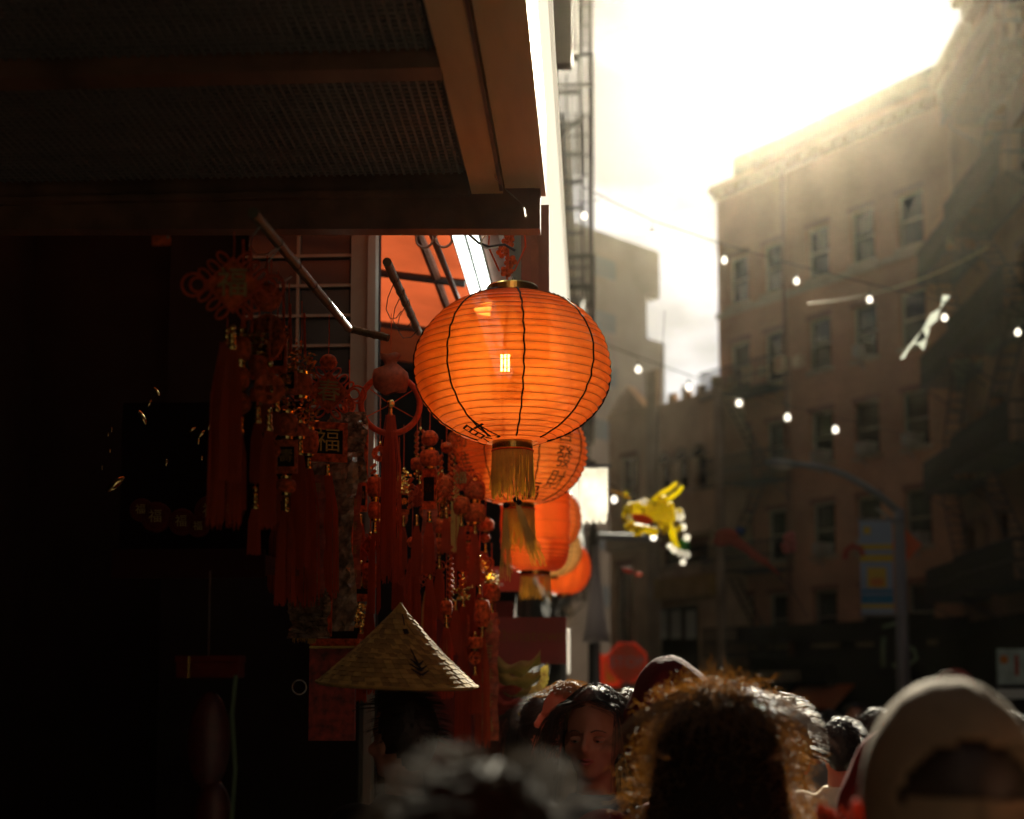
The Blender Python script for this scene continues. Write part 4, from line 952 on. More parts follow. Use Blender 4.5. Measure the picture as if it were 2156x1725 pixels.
# ---- goods at the foot of the lantern row
a0, a1 = W(1040,1300,7.0), W(1193,1398,7.0)
root = thing('shop_sign', 'maroon shop sign board with faint gold script under the fringes', 'sign', (a0.x,7.0,a1.z)); wd, hh = a1.x-a0.x, a0.z-a1.z
b = MB(); b.bb((0,0,0),(wd,.04,hh)); b.build('board', mat('maroon_sign', (.16,.015,.012), .6, var=.2), root)
link(text_mesh('Chinatown', mat('faded_gold', (.16,.07,.02), .7), .085), 'lettering', root, (wd*.48,-.003,hh*.6), (PI/2,0,0))
b = MB(); b.bb((wd+.001,-.01,-.05),(wd+.018,.05,hh*.75)); b.build('white_edge', M_['white'], root)
a0, a1 = W(1020,1195,7.6), W(1100,1246,7.6)
root = thing('lit_sign', 'red sign panel with white letter under the largest lantern', 'sign', (a0.x,7.6,a1.z)); wd, hh = a1.x-a0.x, a0.z-a1.z
b = MB(); b.bb((0,-.04,0),(wd,-.01,hh)); b.build('panel', mat('bright_red_panel', (.5,.05,.02), .6), root)
link(text_mesh('d.', mat('letter_white', (.75,.72,.68), .6), .12), 'lettering', root, (wd*.32,-.044,hh*.5), (PI/2,0,0))
a0 = W(1090,1400,5.6)
scf = [mat('olive_scarf', (.2,.16,.05), .85, var=.3, vs_=20, bump=.4), mat('wine_scarf', (.2,.03,.02), .85, var=.3, vs_=20, bump=.4)]
for k, (px, py, w_, h_, m) in enumerate(((1085,1370,.1,.05,0),(1095,1395,.11,.05,0),(1070,1412,.1,.045,1),(1100,1425,.1,.04,0),(1080,1448,.1,.05,1))):
    p = W(px,py,5.6+.05*k); root = thing('folded_scarf', ['topmost olive scarf draped in a curve on the rack','olive scarf just below the topmost one','wine red scarf between the olive ones','lower olive scarf sagging above the popcorn garland','lowest wine red scarf on the rack'][k], 'scarf', p, 0, 'scarves draped on the rack')
    b = MB(); nx, nz = 16, 6
    for i in range(nx+1):
        for j in range(nz+1):
            u_, v_ = i/nx*2-1, j/nz; b.v.append((u_*w_, -.03*math.sin(v_*PI)-.02*(1-u_*u_), -h_*v_-.05*(1-u_*u_)+.008*math.sin(u_*7+v_*3)))
    for i in range(nx):
        for j in range(nz): q = i*(nz+1)+j; b.f.append((q,q+1,q+nz+2,q+nz+1)); b.mi.append(0)
    b.build('cloth', scf[m], root, smooth=True)
root = thing('ruffled_garland', 'pale yellow ruffled garland lit by the sun beside the scarves', 'garland', W(1115,1460,5.5))
base_ = W(1115,1460,5.5)
for k,(px,py) in enumerate(((1148,1412),(1146,1425),(1143,1438),(1134,1448),(1125,1456),(1121,1466),(1118,1478),(1117,1490),(1112,1498),(1100,1502))):
    b = MB(); b.ell((0,0,0), (.017,.015,.02), 8, 6)
    for i,v in enumerate(b.v): v = Vector(v); b.v[i] = v*(1+.5*noise.noise(v*90+Vector((k,0,0))))
    b.build('ruffle', mat('pale_yellow', (.75,.68,.3), .7, trans=.4) if k == 0 else MATS['pale_yellow'], root, loc=W(px,py,5.5)-base_)

# ---- conical straw hat wearer is built with the people; the hat itself
STRAW = [mat('straw_light', (.44,.29,.075), .8, trans=.12, var=.3, vs_=40), mat('straw_mid', (.3,.19,.05), .8, trans=.12, var=.3, vs_=40), mat('straw_dark', (.26,.16,.045), .8, var=.3, vs_=40)]
ap = W(832,1272,3.3); hr = 336/2/F*3.33; hb = W(840,1440,3.3).z
root = thing('conical_hat', 'woven conical straw hat with small black fern mark, worn under the hanging charms', 'hat', (ap.x+.006, 3.3, hb)); hh = ap.z-hb
root.rotation_euler = (R(3), R(1.5), R(15))
HATC = root
b = MB(); b.lathe([(.001,hh-.006),(hr*.5,hh*.52-.008),(hr*.995,-.004),(hr*.97,-.006),(hr*.5,hh*.46-.008),(.001,hh-.012)], 48); b.build('lining', STRAW[2], root)
def conep(t, s): # t angle, s from apex 0..1
    r = hr*s; return Vector((r*math.cos(t), r*math.sin(t), hh*(1-s)+.012*math.sin(s*PI)*-.5))
tiles = 0
rest = MB(); NR = 17
for row in range(1, NR):
    s0, s1 = row/NR, (row+1)/NR; n = max(8, int(6+row*3.4))
    for k in range(n):
        t0 = 2*PI*(k+.5*(row%2))/n; t1 = t0+2*PI/n*.97; tw = 2.2/n
        front = math.sin(t0) < .1; b = MB() if front and tiles < 295 else rest; lift = .0012 if (k+row)%2 else .0004
        P = [conep(t0,s0), conep(t1,s0), conep(t1+tw,s1), conep(t0+tw,s1)]; nr = (P[1]-P[0]).cross(P[3]-P[0]).normalized(); nr = nr if nr.z > 0 else -nr
        Q = [p+nr*(lift+(.001 if i > 1 else 0)) for i, p in enumerate(P)]
        b.add(P+Q, [(4,5,6,7),(0,1,5,4),(1,2,6,5),(2,3,7,6),(3,0,4,7)]); 
        if b is not rest: b.build('straw_strip', STRAW[rnd.choice((0,0,0,1,1,2))], root); tiles += 1
rest.build('straw_weave', STRAW[1], root, kind='stuff')
b = MB(); b.lathe([(.001,hh+.004),(hr*.04,hh*.975),(hr*.1,hh*.9),(hr*.1,hh*.89)], 12); b.build('tip', STRAW[0], root)
b = MB(); b.torus((0,0,0), hr, .0035, 48, 6, 'Z'); b.build('brim_ring', STRAW[0], root)
mk = MB(); t0 = -PI/2+R(8)
def hat_pt(dt, s): q = conep(t0+dt, s); return q+Vector((math.cos(t0), math.sin(t0), 1)).normalized()*.005
def strip(a_, b_, w0, w1):
    p0, p1 = hat_pt(*a_), hat_pt(*b_); d = (p1-p0).normalized(); sd_ = d.cross(Vector((math.cos(t0),math.sin(t0),1)).normalized())
    mk.add([p0-sd_*w0, p0+sd_*w0, p1+sd_*w1, p1-sd_*w1], [(0,1,2,3)])
strip((.0,.52),(.09,.80),.001,.004); 
for s_, w_ in ((.70,.10),(.76,.13),(.82,.12)):
    strip((.05-w_,s_-.05),(.07,s_+.03),.0015,.004); strip((.05+w_+.05,s_-.03),(.07,s_+.03),.001,.004)
strip((-.05,.3),(-.02,.36),.006,.006)
strip((-.06,.13),(-.05,.26),.0012,.0012)
mk.build('fern_mark', M_['ink'], root)
# ================================================================ over the street
bulbm = mat('lit_bulb', (.9,.85,.75), .4, emit=(1,.9,.72), es=1.1)
def bulb_string(pts_px, Y, names, grp, wire_pts, wire_label):
    wp = [W(x,y,Y) for x,y in wire_pts]
    # wire sagging through given points
    b = MB(); b.tube(wp, .005, 5); b.build('string_wire', M_['black'], None, label=wire_label, category='wire')
    s = Y/3000.0
    for (px, py), nm in zip(pts_px, names):
        c = W(px, py, Y); root = thing('light_bulb', nm, 'bulb', c, 0, grp)
        b = MB(); r = 6.2*s; b.lathe([(.0,-r*1.15),(r*.5,-r*1.05),(r*.9,-r*.6),(r,0),(r*.85,r*.5),(r*.5,r*.95),(r*.4,r*1.2)], 14); b.build('globe', bulbm, root, smooth=True)
        b = MB(); b.lathe([(r*.42,r*1.2),(r*.5,r*1.25),(r*.5,r*2.2),(r*.2,r*2.5),(.0015,r*2.5)], 10); b.tube([(0,0,r*2.5),(0,0,32*s)], .0025, 4); b.build('socket', M_['black'], root)
b1 = [(1373,497),(1525,548),(1677,592),(1831,631),(1989,669),(2143,700)]
bulb_string(b1, 12.0, ['white bulb against the cloud, highest of its string','white bulb at the pale corner of the brick tenement','white bulb high on the tenement, third of the upper string','white bulb over the upper tenement windows','white bulb just beside the pale twisted streamer','white bulb by the frame edge on the upper string'], 'bulbs on the upper string', [(x,y-33) for x,y in [(1225,425),(1290,458)]+b1+[(2300,728)]], 'dark wire carrying the upper string of bulbs across the street')
b2 = [(1344,778),(1450,816),(1556,849),(1658,879),(1759,905)]
bulb_string(b2, 18.0, ['white bulb in front of the grey tower on the lower string','white bulb against the sky gap on the lower string','white bulb under the first fire escape platform','white bulb above the lamp post arm tip','white bulb between two tenement windows with air conditioners'], 'bulbs on the lower string', [(x,y-26) for x,y in [(1240,738)]+b2+[(1900,940),(2200,1000)]], 'dark wire carrying the lower string of bulbs')
b3 = [(1230,455),(1293,1052),(1376,1131)]
bulb_string(b3[:1], 14.0, ['single white bulb against the striped fire escape building'], 'single bulbs', [(1212,424),(1230,427),(1262,420)], 'short wire holding the single bulb at the fire escapes')
bulb_string(b3[1:], 15.0, ['dim white bulb beside the yellow dragon head','dim white bulb at the tip of the thin grey arm'], 'single bulbs', [(1240,1008),(1293,1024),(1376,1104),(1440,1118)], 'wire sagging beneath the yellow dragon')
b = MB(); b.tube(bezier(W(1700,640,16), W(2080,520,20), .15), .01, 5); b.build('overhead_cable', mat('sun_glint_cable', (.6,.45,.2), .3, .8), None, label='golden sunlit cable slanting over the tenement windows', category='cable')  # golden glint of the sun put into the cable's base colour
# pale twisted streamer
root = thing('twisted_streamer', 'pale translucent twisted streamer hanging diagonally before the tenement', 'streamer', W(1945,690,12))
base_ = W(1945,690,12); sm = mat('clear_ribbon', (.6,.65,.6), .3, trans=.5, transp=.2)
for k, pl in enumerate((((1993,622),(1980,650),(1966,668),(1950,690),(1930,712),(1912,735),(1899,756)), ((1950,690),(1952,712),(1938,732),(1930,722)))):
    b = MB(); P = [W(x,y,12)-base_ for x,y in pl]
    for i, p in enumerate(P):
        w_ = (.045,.012,.05,.03,.04,.012,.03)[i%7]*.8; t = i*1.1; b.v += [tuple(p+Vector((w_*math.cos(t),w_*.4,w_*math.sin(t)))), tuple(p-Vector((w_*math.cos(t),w_*.4,w_*math.sin(t))))]
    for i in range(len(P)-1): b.f.append((2*i,2*i+1,2*i+3,2*i+2)); b.mi.append(0)
    b.build('ribbon', sm, root)
# white hanging banner with ragged foot
a0, a1 = W(1222,985,8.2), W(1280,1100,8.2)
root = thing('white_banner', 'sunlit white cloth banner with ragged lower edge beside the lanterns', 'banner', ((a0.x+a1.x)/2, 8.2, a1.z)); hw, hh = (a1.x-a0.x)/2, a0.z-a1.z
b = MB(); nx, nz = 20, 16
for i in range(nx+1):
    for j in range(nz+1):
        u_, v_ = i/nx*2-1, j/nz; zz = hh*v_ if j else .012*math.sin(i*2.3)+.008*math.sin(i*5.1); b.v.append((u_*hw*(1-.08*(v_ < .15)), .012*math.sin(v_*5+u_*3), zz))
for i in range(nx):
    for j in range(nz): q = i*(nz+1)+j; b.f.append((q,q+1,q+nz+2,q+nz+1)); b.mi.append(0)
b.build('cloth', mat('white_cloth', (.7,.68,.62), .8, trans=.55, var=.45, vs_=5), root, smooth=True)
b = MB(); b.tube([(-hw-.02,0,hh+.01),(hw+.02,0,hh+.01)], .01, 6); b.build('top_rod', M_['pole'], root)
b = MB(); b.tube([(0,0,hh+.02),(-.35,.1,hh+.42)], .003, 4); b.build('cord', M_['black'], root)

# yellow dragon decoration
Yd = 10.5; base_ = W(1380,1080,Yd); s = Yd/3000
root = thing('dragon_head_decoration', 'bright yellow paper dragon head with open orange mouth and horns, hung over the street', 'decoration', base_)
yel = mat('yellow_paper', (.75,.6,.03), .6, trans=.6, tcol=(.95,.85,.05), var=.2, vs_=30)
def dp(px, py, dy=0): v = W(px,py,Yd)-base_; v.y += dy; return v
b = MB()
b.ell(dp(1385,1078), (30*s,.12,22*s), 16, 10); b.ell(dp(1345,1068,.02), (27*s,.09,14*s), 14, 9); b.ell(dp(1322,1078,-.02), (11*s,.07,17*s), 12, 8)
for i, v in enumerate(b.v): v = Vector(v); b.v[i] = v*(1+.16*noise.noise(v*22))
b.build('skull', yel, root, smooth=True)
b = MB(); b.ell(dp(1343,1112), (32*s,.08,9*s), 14, 8, Matrix.Rotation(.15,3,'Y'))
for i, v in enumerate(b.v): v = Vector(v); b.v[i] = v*(1+.1*noise.noise(v*30))
b.build('lower_jaw', yel, root, smooth=True)
b = MB(); b.ell(dp(1352,1094,-.05), (24*s,.05,9*s), 12, 8, Matrix.Rotation(.25,3,'Y')); b.build('mouth', mat('orange_red_paper', (.7,.13,.05), .7, trans=.4), root, smooth=True)
b = MB(); b.ell(dp(1355,1060,-.1), 8*s, 10, 8); b.build('eye', M_['white'], root, smooth=True)
b = MB(); b.ell(dp(1323,1092,-.05), 9*s, 10, 8); b.build('nostril_puff', M_['white'], root, smooth=True)
for k, pl in enumerate((((1375,1055),(1392,1040),(1412,1028),(1425,1016)),((1388,1062),(1410,1050),(1428,1036),(1438,1024)))):
    b = MB(); b.tube([dp(x,y) for x,y in pl], lambda t: (6.5-3*t)*s, 8); b.build('horn', yel, root, smooth=True)
for k, (x, y, r) in enumerate(((1408,1066,14),(1412,1090,15),(1398,1104,12),(1376,1118,11),(1420,1078,12),(1395,1050,11),(1345,1120,9))):
    b = MB(); b.ell(dp(x,y,.04), (r*s,.05,r*s*.8), 10, 7)
    for i, v in enumerate(b.v): v = Vector(v); b.v[i] = v*(1+.15*noise.noise(v*35))
    b.build('mane_tuft', yel, root, smooth=True)
qd = random.Random(5)
for k in range(22):
    x, y = qd.uniform(1315,1432), qd.uniform(1040,1124); b = MB(); b.ell((0,0,0), (qd.uniform(5,9)*s,.03,qd.uniform(3,6)*s), 8, 6, Matrix.Rotation(qd.uniform(-.6,1.2),3,'Y'))
    for i, v in enumerate(b.v): v = Vector(v); b.v[i] = v*(1+.6*noise.noise(v*60+Vector((k,0,0))))
    b.build('paper_frill', yel, root, loc=dp(x,y,qd.uniform(-.13,-.02)))
b = MB(); b.tube([dp(1325,1052,-.05),dp(1312,1046,-.1),dp(1298,1040,-.1)], 2.6*s, 6); b.tube([dp(1298,1040,-.1),dp(1284,1036,-.1)], 1.5*s, 6); b.build('whisker', M_['thread'], root, smooth=True)
b = MB(); b.tube([dp(1405,1100),dp(1415,1120),dp(1420,1140),dp(1428,1155)], lambda t: (9-4*t)*s, 8); b.build('neck', yel, root, smooth=True)
for k, (x, y, r) in enumerate(((1430,1078,9),(1432,1088,10),(1438,1110,8),(1446,1132,8),(1410,1150,6),(1420,1158,8),(1432,1164,8),(1445,1168,9),(1438,1184,7),(1418,1138,5))):
    b = MB(); b.ell(dp(x,y), r*s, 10, 8); b.build('pompom', M_['white'], root, smooth=True)
b = MB(); b.ell(dp(1442,1148,.05), (12*s,.05,18*s), 10, 8); b.build('green_frill', mat('green_paper', (.03,.16,.05), .7, trans=.3), root, smooth=True)
b = MB(); b.tube([dp(1385,1060),dp(1380,1000,.2),(.1,.3,1.6)], .003, 4); b.build('cord', M_['black'], root)
# second, shaded red dragon decoration and pink one
base_ = W(1548,1140,13); Yd = 13; s = Yd/3000
root = thing('red_dragon_decoration', 'shaded red and blue paper dragon decoration with trailing body before the dark shops', 'decoration', base_)
rp = mat('faded_red_paper', (.42,.1,.07), .7, trans=.4)
b = MB(); b.ell(dp(1530,1128), (26*s,.08,14*s), 12, 8); b.ell(dp(1520,1142), (20*s,.07,9*s), 12, 8); 
for i, v in enumerate(b.v): v = Vector(v); b.v[i] = v*(1+.2*noise.noise(v*20))
b.build('head', rp, root, smooth=True)
for k in range(12):
    b = MB(); b.ell((0,0,0), (qd.uniform(5,10)*s,.03,qd.uniform(3,7)*s), 8, 6, Matrix.Rotation(qd.uniform(-.6,1.2),3,'Y'))
    for i, v in enumerate(b.v): v = Vector(v); b.v[i] = v*(1+.6*noise.noise(v*60+Vector((k,0,0))))
    b.build('paper_frill', rp, root, loc=dp(1510+k*9,1118+k*6+qd.uniform(-8,8),-.06))
b = MB(); b.tube([dp(1540,1135),dp(1565,1150),dp(1585,1165),dp(1612,1184),dp(1640,1210)], lambda t: (13-10*t)*s, 8); b.build('body', rp, root, smooth=True)
b = MB(); b.ell(dp(1558,1118), (11*s,.05,9*s), 10, 7); b.build('crest', mat('blue_paper', (.05,.08,.2), .7), root, smooth=True)
b = MB(); b.tube([dp(1640,1210),dp(1672,1250),dp(1700,1300)], .006, 4); b.build('tail_cord', M_['black'], root)
base_ = W(1662,1142,13)
root = thing('pink_rosette', 'pink and red paper rosette beside the tenement downpipe', 'decoration', base_)
b = MB()
for k in range(9): b.ell(dp(1661+9*math.cos(k*2.4),1142+16*math.sin(k*1.7)), 9*s, 8, 6)
b.build('rosette', mat('pink_paper', (.45,.14,.14), .7, trans=.4), root, smooth=True)
base_ = W(1332,1206,12); Yd = 12
root = thing('fish_ornament', 'small red and white paper fish ornament in front of the tall dark window', 'ornament', base_); s = 12/3000
b = MB(); b.ell(dp(1322,1201), (13*s,.03,6*s), 10, 7, Matrix.Rotation(.3,3,'Y')); b.build('body', rp, root, smooth=True)
b = MB(); b.ell(dp(1345,1209), (8*s,.03,6*s), 10, 7); b.build('tail', mat('pale_pink_paper', (.7,.35,.28), .7, trans=.5), root, smooth=True)

# thin grey arm and post in the middle distance
p0, p1 = W(1250,1129,22), W(1366,1133,22)
root = thing('signal_post', 'thin grey post with a horizontal arm under the yellow dragon', 'post', (p0.x,22,.0))
b = MB(); b.tube([(0,0,p0.z),(p1.x-p0.x,0,p1.z)], .055, 8); b.build('arm', M_['pole'], root)
b = MB(); b.tube([(0,0,0),(0,0,p0.z+.1)], lambda t: .11-.03*t, 10); b.build('shaft', M_['black'], root)
# street lamp with banner and diamond sign
YL = 19.0; pt, pb = W(1893,1072,YL), W(1893,1500,YL)
root = thing('street_lamp', 'grey street lamp with long rising arm in front of the tenement', 'street lamp', (pt.x,YL,0))
o_ = Vector((pt.x,YL,0))
b = MB(); b.tube([(0,0,0),(0,0,pt.z)], lambda t: .11-.045*t, 12); b.build('shaft', M_['pole'], root, smooth=True)
b = MB(); b.lathe([(.2,0),(.2,.1),(.15,.3),(.12,.6)], 12); b.build('base', M_['pole'], root)
b = MB(); b.tube([W(x,y,YL)-o_ for x,y in ((1893,1078),(1860,1050),(1820,1022),(1780,1000),(1740,986),(1700,980),(1672,977))], lambda t: .05-.012*t, 8); b.build('arm', M_['pole'], root, smooth=True)
b = MB(); b.tube([W(x,y,YL)-o_ for x,y in ((1893,1110),(1870,1090),(1845,1070))], .02, 6); b.build('brace', M_['pole'], root)
b = MB(); q = W(1668,976,YL)-o_; b.ell((q.x-.12,0,q.z), (.24,.09,.06), 12, 8, Matrix.Rotation(.1,3,'Y')); b.build('lamp_head', M_['pole'], root, smooth=True)
b = MB(); b.ell((q.x-.12,0,q.z-.04), (.15,.07,.04), 12, 8); b.build('lens', M_['acgrey'], root, smooth=True)
a0, a1 = W(1809,1098,YL-.12), W(1882,1292,YL-.12)
root = thing('street_banner', 'blue and yellow street banner hanging from the lamp post', 'banner', (a0.x,YL-.12,a1.z)); wd, hh = a1.x-a0.x, a0.z-a1.z
bl1 = mat('banner_blue', (.28,.4,.55), .7, trans=.2); bl2 = mat('banner_deep_blue', (.02,.2,.4), .7, trans=.2); by = mat('banner_yellow', (.55,.42,.05), .7, trans=.2); bo = mat('banner_orange', (.5,.2,.05), .7)
b = MB(); b.bb((0,0,0),(wd,.01,hh)); b.build('banner_cloth', bl1, root)
for k, (z0, z1, x0, x1, m) in enumerate(((.56,.64,0,1,by),(.69,.75,0,1,by),(.11,.2,0,1,bl2),(.22,.26,.0,1,bl2),(.06,.1,0,1,by),(.28,.5,.2,.8,by),(.3,.38,.3,.7,bo),(.86,.94,.12,.34,by))):
    b = MB(); b.bb((wd*x0,-.004-.001*k,hh*z0),(wd*x1,-.0005,hh*z1)); b.build('printed_band', m, root)
b = MB(); b.tube([(-.02,.02,hh+.02),(wd+.18,.02,hh+.02)], .018, 6); b.tube([(-.02,.02,-.02),(wd+.18,.02,-.02)], .018, 6); b.build('bracket', M_['pole'], root)
ds = W(1907,1148,YL+.2)
root = thing('diamond_sign', 'orange diamond road sign mounted behind the street lamp', 'sign', ds)
b = MB(); b.box((0,0,0), (.31,.012,.31), Matrix.Rotation(PI/4,3,'Y')); b.build('plate', mat('sign_orange', (.65,.12,.03), .5, trans=.3), root)
b = MB(); b.bb((-.1,-.03,-.02),(.0,-.007,.02)); b.build('clamp', M_['pole'], root)
root = thing('red_paper_arch', 'curved red and orange paper decoration at the edge of the street banner', 'decoration', W(1795,1160,17))
b = MB(); b.tube([(-.09,0,-.1),(-.08,0,.0),(0,0,.06),(.1,0,.02),(.12,0,-.06)], .035, 8); b.build('crescent', rp, root, smooth=True)

# stop sign and second sign
c = W(1320,1395,24); r = 43*24/3000
root = thing('stop_sign', 'octagonal red-orange stop sign rising above the crowd', 'sign', (c.x,24,0))
b = MB(); b.poly([(r*math.cos(PI/8+k*PI/4)*1.04, c.z+r*math.sin(PI/8+k*PI/4)*1.04) for k in range(8)], .02, 0); b.build('plate', mat('sign_red', (.8,.15,.05), .5, trans=.3), root)
b = MB(); b.poly([(r*.96*math.cos(PI/8+k*PI/4), c.z+r*.96*math.sin(PI/8+k*PI/4)) for k in range(8)], .004, -.006); b.build('sign_face', MATS['sign_red'], root)
link(text_mesh('STOP', mat('sign_white', (.6,.45,.4), .6), r*.72), 'lettering', root, (0,-.009,c.z), (PI/2,0,0))
b = MB(); b.tube([(0,.05,0),(0,.05,c.z+r)], .035, 8); b.build('post', M_['pole'], root)
c = W(1275,1412,25)
root = thing('warning_sign', 'small orange and yellow sign plate beside the stop sign', 'sign', (c.x,25,0))
b = MB(); b.bb((-.25,0,c.z-.28),(.25,.02,c.z+.28)); b.build('plate', MATS['sign_orange'], root); b = MB(); b.bb((.0,-.006,c.z-.2),(.22,-.001,c.z+.15)); b.build('yellow_panel', by, root)
b = MB(); b.tube([(0,.05,0),(0,.05,c.z+.2)], .03, 8); b.build('post', M_['pole'], root)
# furled pale umbrella / fabric hanging by the arm
root = thing('furled_umbrella', 'tall furled pale grey market umbrella between the maroon sign and the stop sign', 'umbrella', (W(1255,1300,17).x,17,0))
z_ = lambda y: W(1255,y,17).z
b = MB(); b.lathe([(.03,z_(1150)),(.05,z_(1200)),(.10,z_(1280)),(.14,z_(1330)),(.17,z_(1352)),(.12,z_(1352)),(.04,z_(1300))], 14)
for i, v in enumerate(b.v): a_ = math.atan2(v[1],v[0]); k = 1+.22*math.sin(a_*7); b.v[i] = (v[0]*k, v[1]*k, v[2]-.06*math.sin(a_*7)*(v[2] < z_(1340)))
b.build('canopy', mat('pale_grey_canvas', (.5,.46,.46), .8, trans=.3), root, smooth=True)
b = MB(); b.tube([(0,0,0),(0,0,z_(1148))], .025, 8); b.build('pole', M_['pole'], root)
b = MB(); b.lathe([(.25,0),(.25,.08),(.06,.12)], 14); b.build('base', M_['black'], root)
# signs by the frame edge
a0, a1 = W(2100,1366,16), W(2190,1442,16)
root = thing('poster_sign', 'pale teal poster sign with red stripe and orange dot at the frame edge', 'sign', (a0.x,16,0)); wd = a1.x-a0.x
b = MB(); b.bb((0,0,a1.z),(wd,.05,a0.z)); b.build('panel', mat('teal_white', (.35,.5,.48), .6, var=.4, vs_=6), root)
b = MB(); b.bb((wd*.4,-.006,a1.z+.1),(wd*.5,-.001,a0.z-.07)); b.build('red_stripe', rp, root)
b = MB(); b.ell((wd*.15,-.004,a0.z-.12), (.05,.004,.05), 12, 6); b.build('orange_dot', bo, root)
b = MB(); b.bb((.0,.06,0),(.06,.12,a1.z)); b.bb((wd-.06,.06,0),(wd,.12,a1.z)); b.bb((0,.06,a1.z),(wd,.12,a1.z+.08)); b.build('stand', M_['black'], root)
p = W(2118,1462,15.8); b = MB(); b.bb((p.x-.1,15.8,p.z-.05),(p.x+.3,15.84,p.z+.06)); b.build('small_placard', mat('pale_placard', (.5,.6,.58), .6), None, label='tiny pale placard just under the teal poster sign', category='placard')
c = W(2012,1438,14); root = thing('red_round_sign', 'dark red round sign peeking over the khaki cap', 'sign', (c.x,14,0))
b = MB(); b.tube([(0,0,c.z-.05),(0,.03,c.z-.05)], .19, 24); b.build('disc', mat('dark_red_sign', (.3,.02,.02), .6), root); b = MB(); b.tube([(0,.06,0),(0,.06,c.z)], .025, 8); b.build('post', M_['pole'], root)
q0, q1 = W(1860,1405,20), W(1940,1335,20)
root = thing('neon_sign', 'faint green-grey scribble shop sign in the dark under the street lamp', 'sign', (q0.x,20,q0.z))
gm = mat('dull_green_letters', (.2,.28,.18), .6)
def arc(pts): b = MB(); b.tube([(x,0,z) for x,z in pts], .028, 6); b.build('letter_stroke', gm, root, smooth=True)
arc([(0,0),(.0,.3),(.02,.42)]); arc([(.13,.03),(.25,.0),(.36,.04),(.45,.12),(.42,.24),(.3,.3)]); arc([(.0,.55),(.18,.6)])
b = MB(); b.bb((-.1,.05,-.15),(.62,.1,.75)); b.build('board', M_['dark'], root); b = MB(); b.bb((.2,.11,-q0.z),(.3,.2,-.15)); b.build('stand', M_['dark'], root)
# ================================================================ people
def remesh(mb, voxel, smooth=4):
    me = bpy.data.meshes.new('tmp'); me.from_pydata(mb.v, [], mb.f); bm = bmesh.new(); bm.from_mesh(me); bmesh.ops.recalc_face_normals(bm, faces=bm.faces); bm.to_mesh(me); bm.free()
    o = bpy.data.objects.new('tmp', me); C.objects.link(o)
    m = o.modifiers.new('r', 'REMESH'); m.mode = 'VOXEL'; m.voxel_size = voxel
    s = o.modifiers.new('s', 'SMOOTH'); s.factor = .5; s.iterations = smooth
    r = bpy.data.meshes.new_from_object(o.evaluated_get(bpy.context.evaluated_depsgraph_get())); bpy.data.objects.remove(o); bpy.data.meshes.remove(me)
    r.polygons.foreach_set('use_smooth', [True]*len(r.polygons)); return r
def cap_(mb, a, b, r0, r1, n=12):
    a, b = Vector(a), Vector(b); mb.tube([a, b], lambda t: r0+(r1-r0)*t, n); mb.ell(a, r0, n, 8); mb.ell(b, r1, n, 8)
def torso_pieces(mb, g=0.0, sleeves=True):
    mb.ell((0,-.015,1.35), (.125+g,.06+g,.055+g)); mb.ell((0,0,1.22), (.165+g,.105+g,.2+g)); mb.ell((0,0,1.02), (.14+g,.1+g,.2+g))
    for s in (-1,1):
        mb.ell((s*.165,-.01,1.335), (.068+g,.062+g,.062+g)); cap_(mb, (s*.19,-.01,1.32), (s*.23,-.01,1.06), .05+g, .04+g); cap_(mb, (s*.23,-.01,1.06), (s*.245,.07,.83), .04+g, .028+g)
def leg_pieces(mb, g=0.0):
    mb.ell((0,-.01,.9), (.16+g,.11+g,.12+g))
    for s in (-1,1): cap_(mb, (s*.085,0,.86), (s*.09,.015,.48), .078+g, .052+g); cap_(mb, (s*.09,.015,.48), (s*.095,-.01,.1), .052+g, .036+g)
mb = MB(); torso_pieces(mb); leg_pieces(mb)
mb.ell((0,-.008,1.592), (.073,.09,.103), 24, 16); mb.ell((0,.028,1.53), (.054,.058,.068), 18, 12); mb.ell((0,.062,1.487), (.026,.022,.018)); mb.ell((0,.06,1.55), (.045,.03,.045))
mb.ell((0,.098,1.548), (.013,.016,.012)); mb.tube([(0,.088,1.59),(0,.106,1.55)], lambda t: .006+.004*t, 8)
for s in (-1,1):
    mb.ell((s*.075,-.008,1.56), (.009,.019,.032)); mb.ell((s*.045,.05,1.545), (.022,.025,.02))
    mb.ell((s*.095,.045,.04), (.04,.12,.038))
    mb.ell((s*.247,.085,.775), (.015,.034,.048))
    for k, (l_, dy) in enumerate(((.062,.03),(.07,.01),(.066,-.01),(.052,-.028))):
        a_ = Vector((s*.247,.085+dy*.8,.74)); m_ = a_+Vector((-s*.006,.008,-l_*.55)); cap_(mb, a_, m_, .0088, .0082, 8); cap_(mb, m_, m_+Vector((-s*.014,.006,-l_*.45)), .0082, .007, 8)
    a_ = Vector((s*.24,.112,.79)); m_ = a_+Vector((-s*.012,.022,-.028)); cap_(mb, a_, m_, .0105, .0095, 8); cap_(mb, m_, m_+Vector((-s*.01,.004,-.026)), .0095, .008, 8)
cap_(mb, (0,-.02,1.36), (0,-.008,1.5), .056, .05, 16)
BODY = remesh(mb, .0062, 3)
def gauss(p, c, s): d = p-Vector(c); return math.exp(-(d.x*d.x/s[0]**2+d.y*d.y/s[1]**2+d.z*d.z/s[2]**2))
for v in BODY.vertices:
    p = v.co
    if p.z > 1.45 and p.y > 0:
        for s in (-1,1):
            p.y -= .011*gauss(p, (s*.031,.085,1.572), (.02,.06,.012)); p.y += .004*gauss(p, (s*.03,.08,1.592), (.028,.06,.007))
        p.y += .006*gauss(p, (0,.09,1.517), (.022,.05,.009)); p.y -= .003*gauss(p, (0,.09,1.518), (.02,.05,.0022))
mb = MB(); torso_pieces(mb, .02)
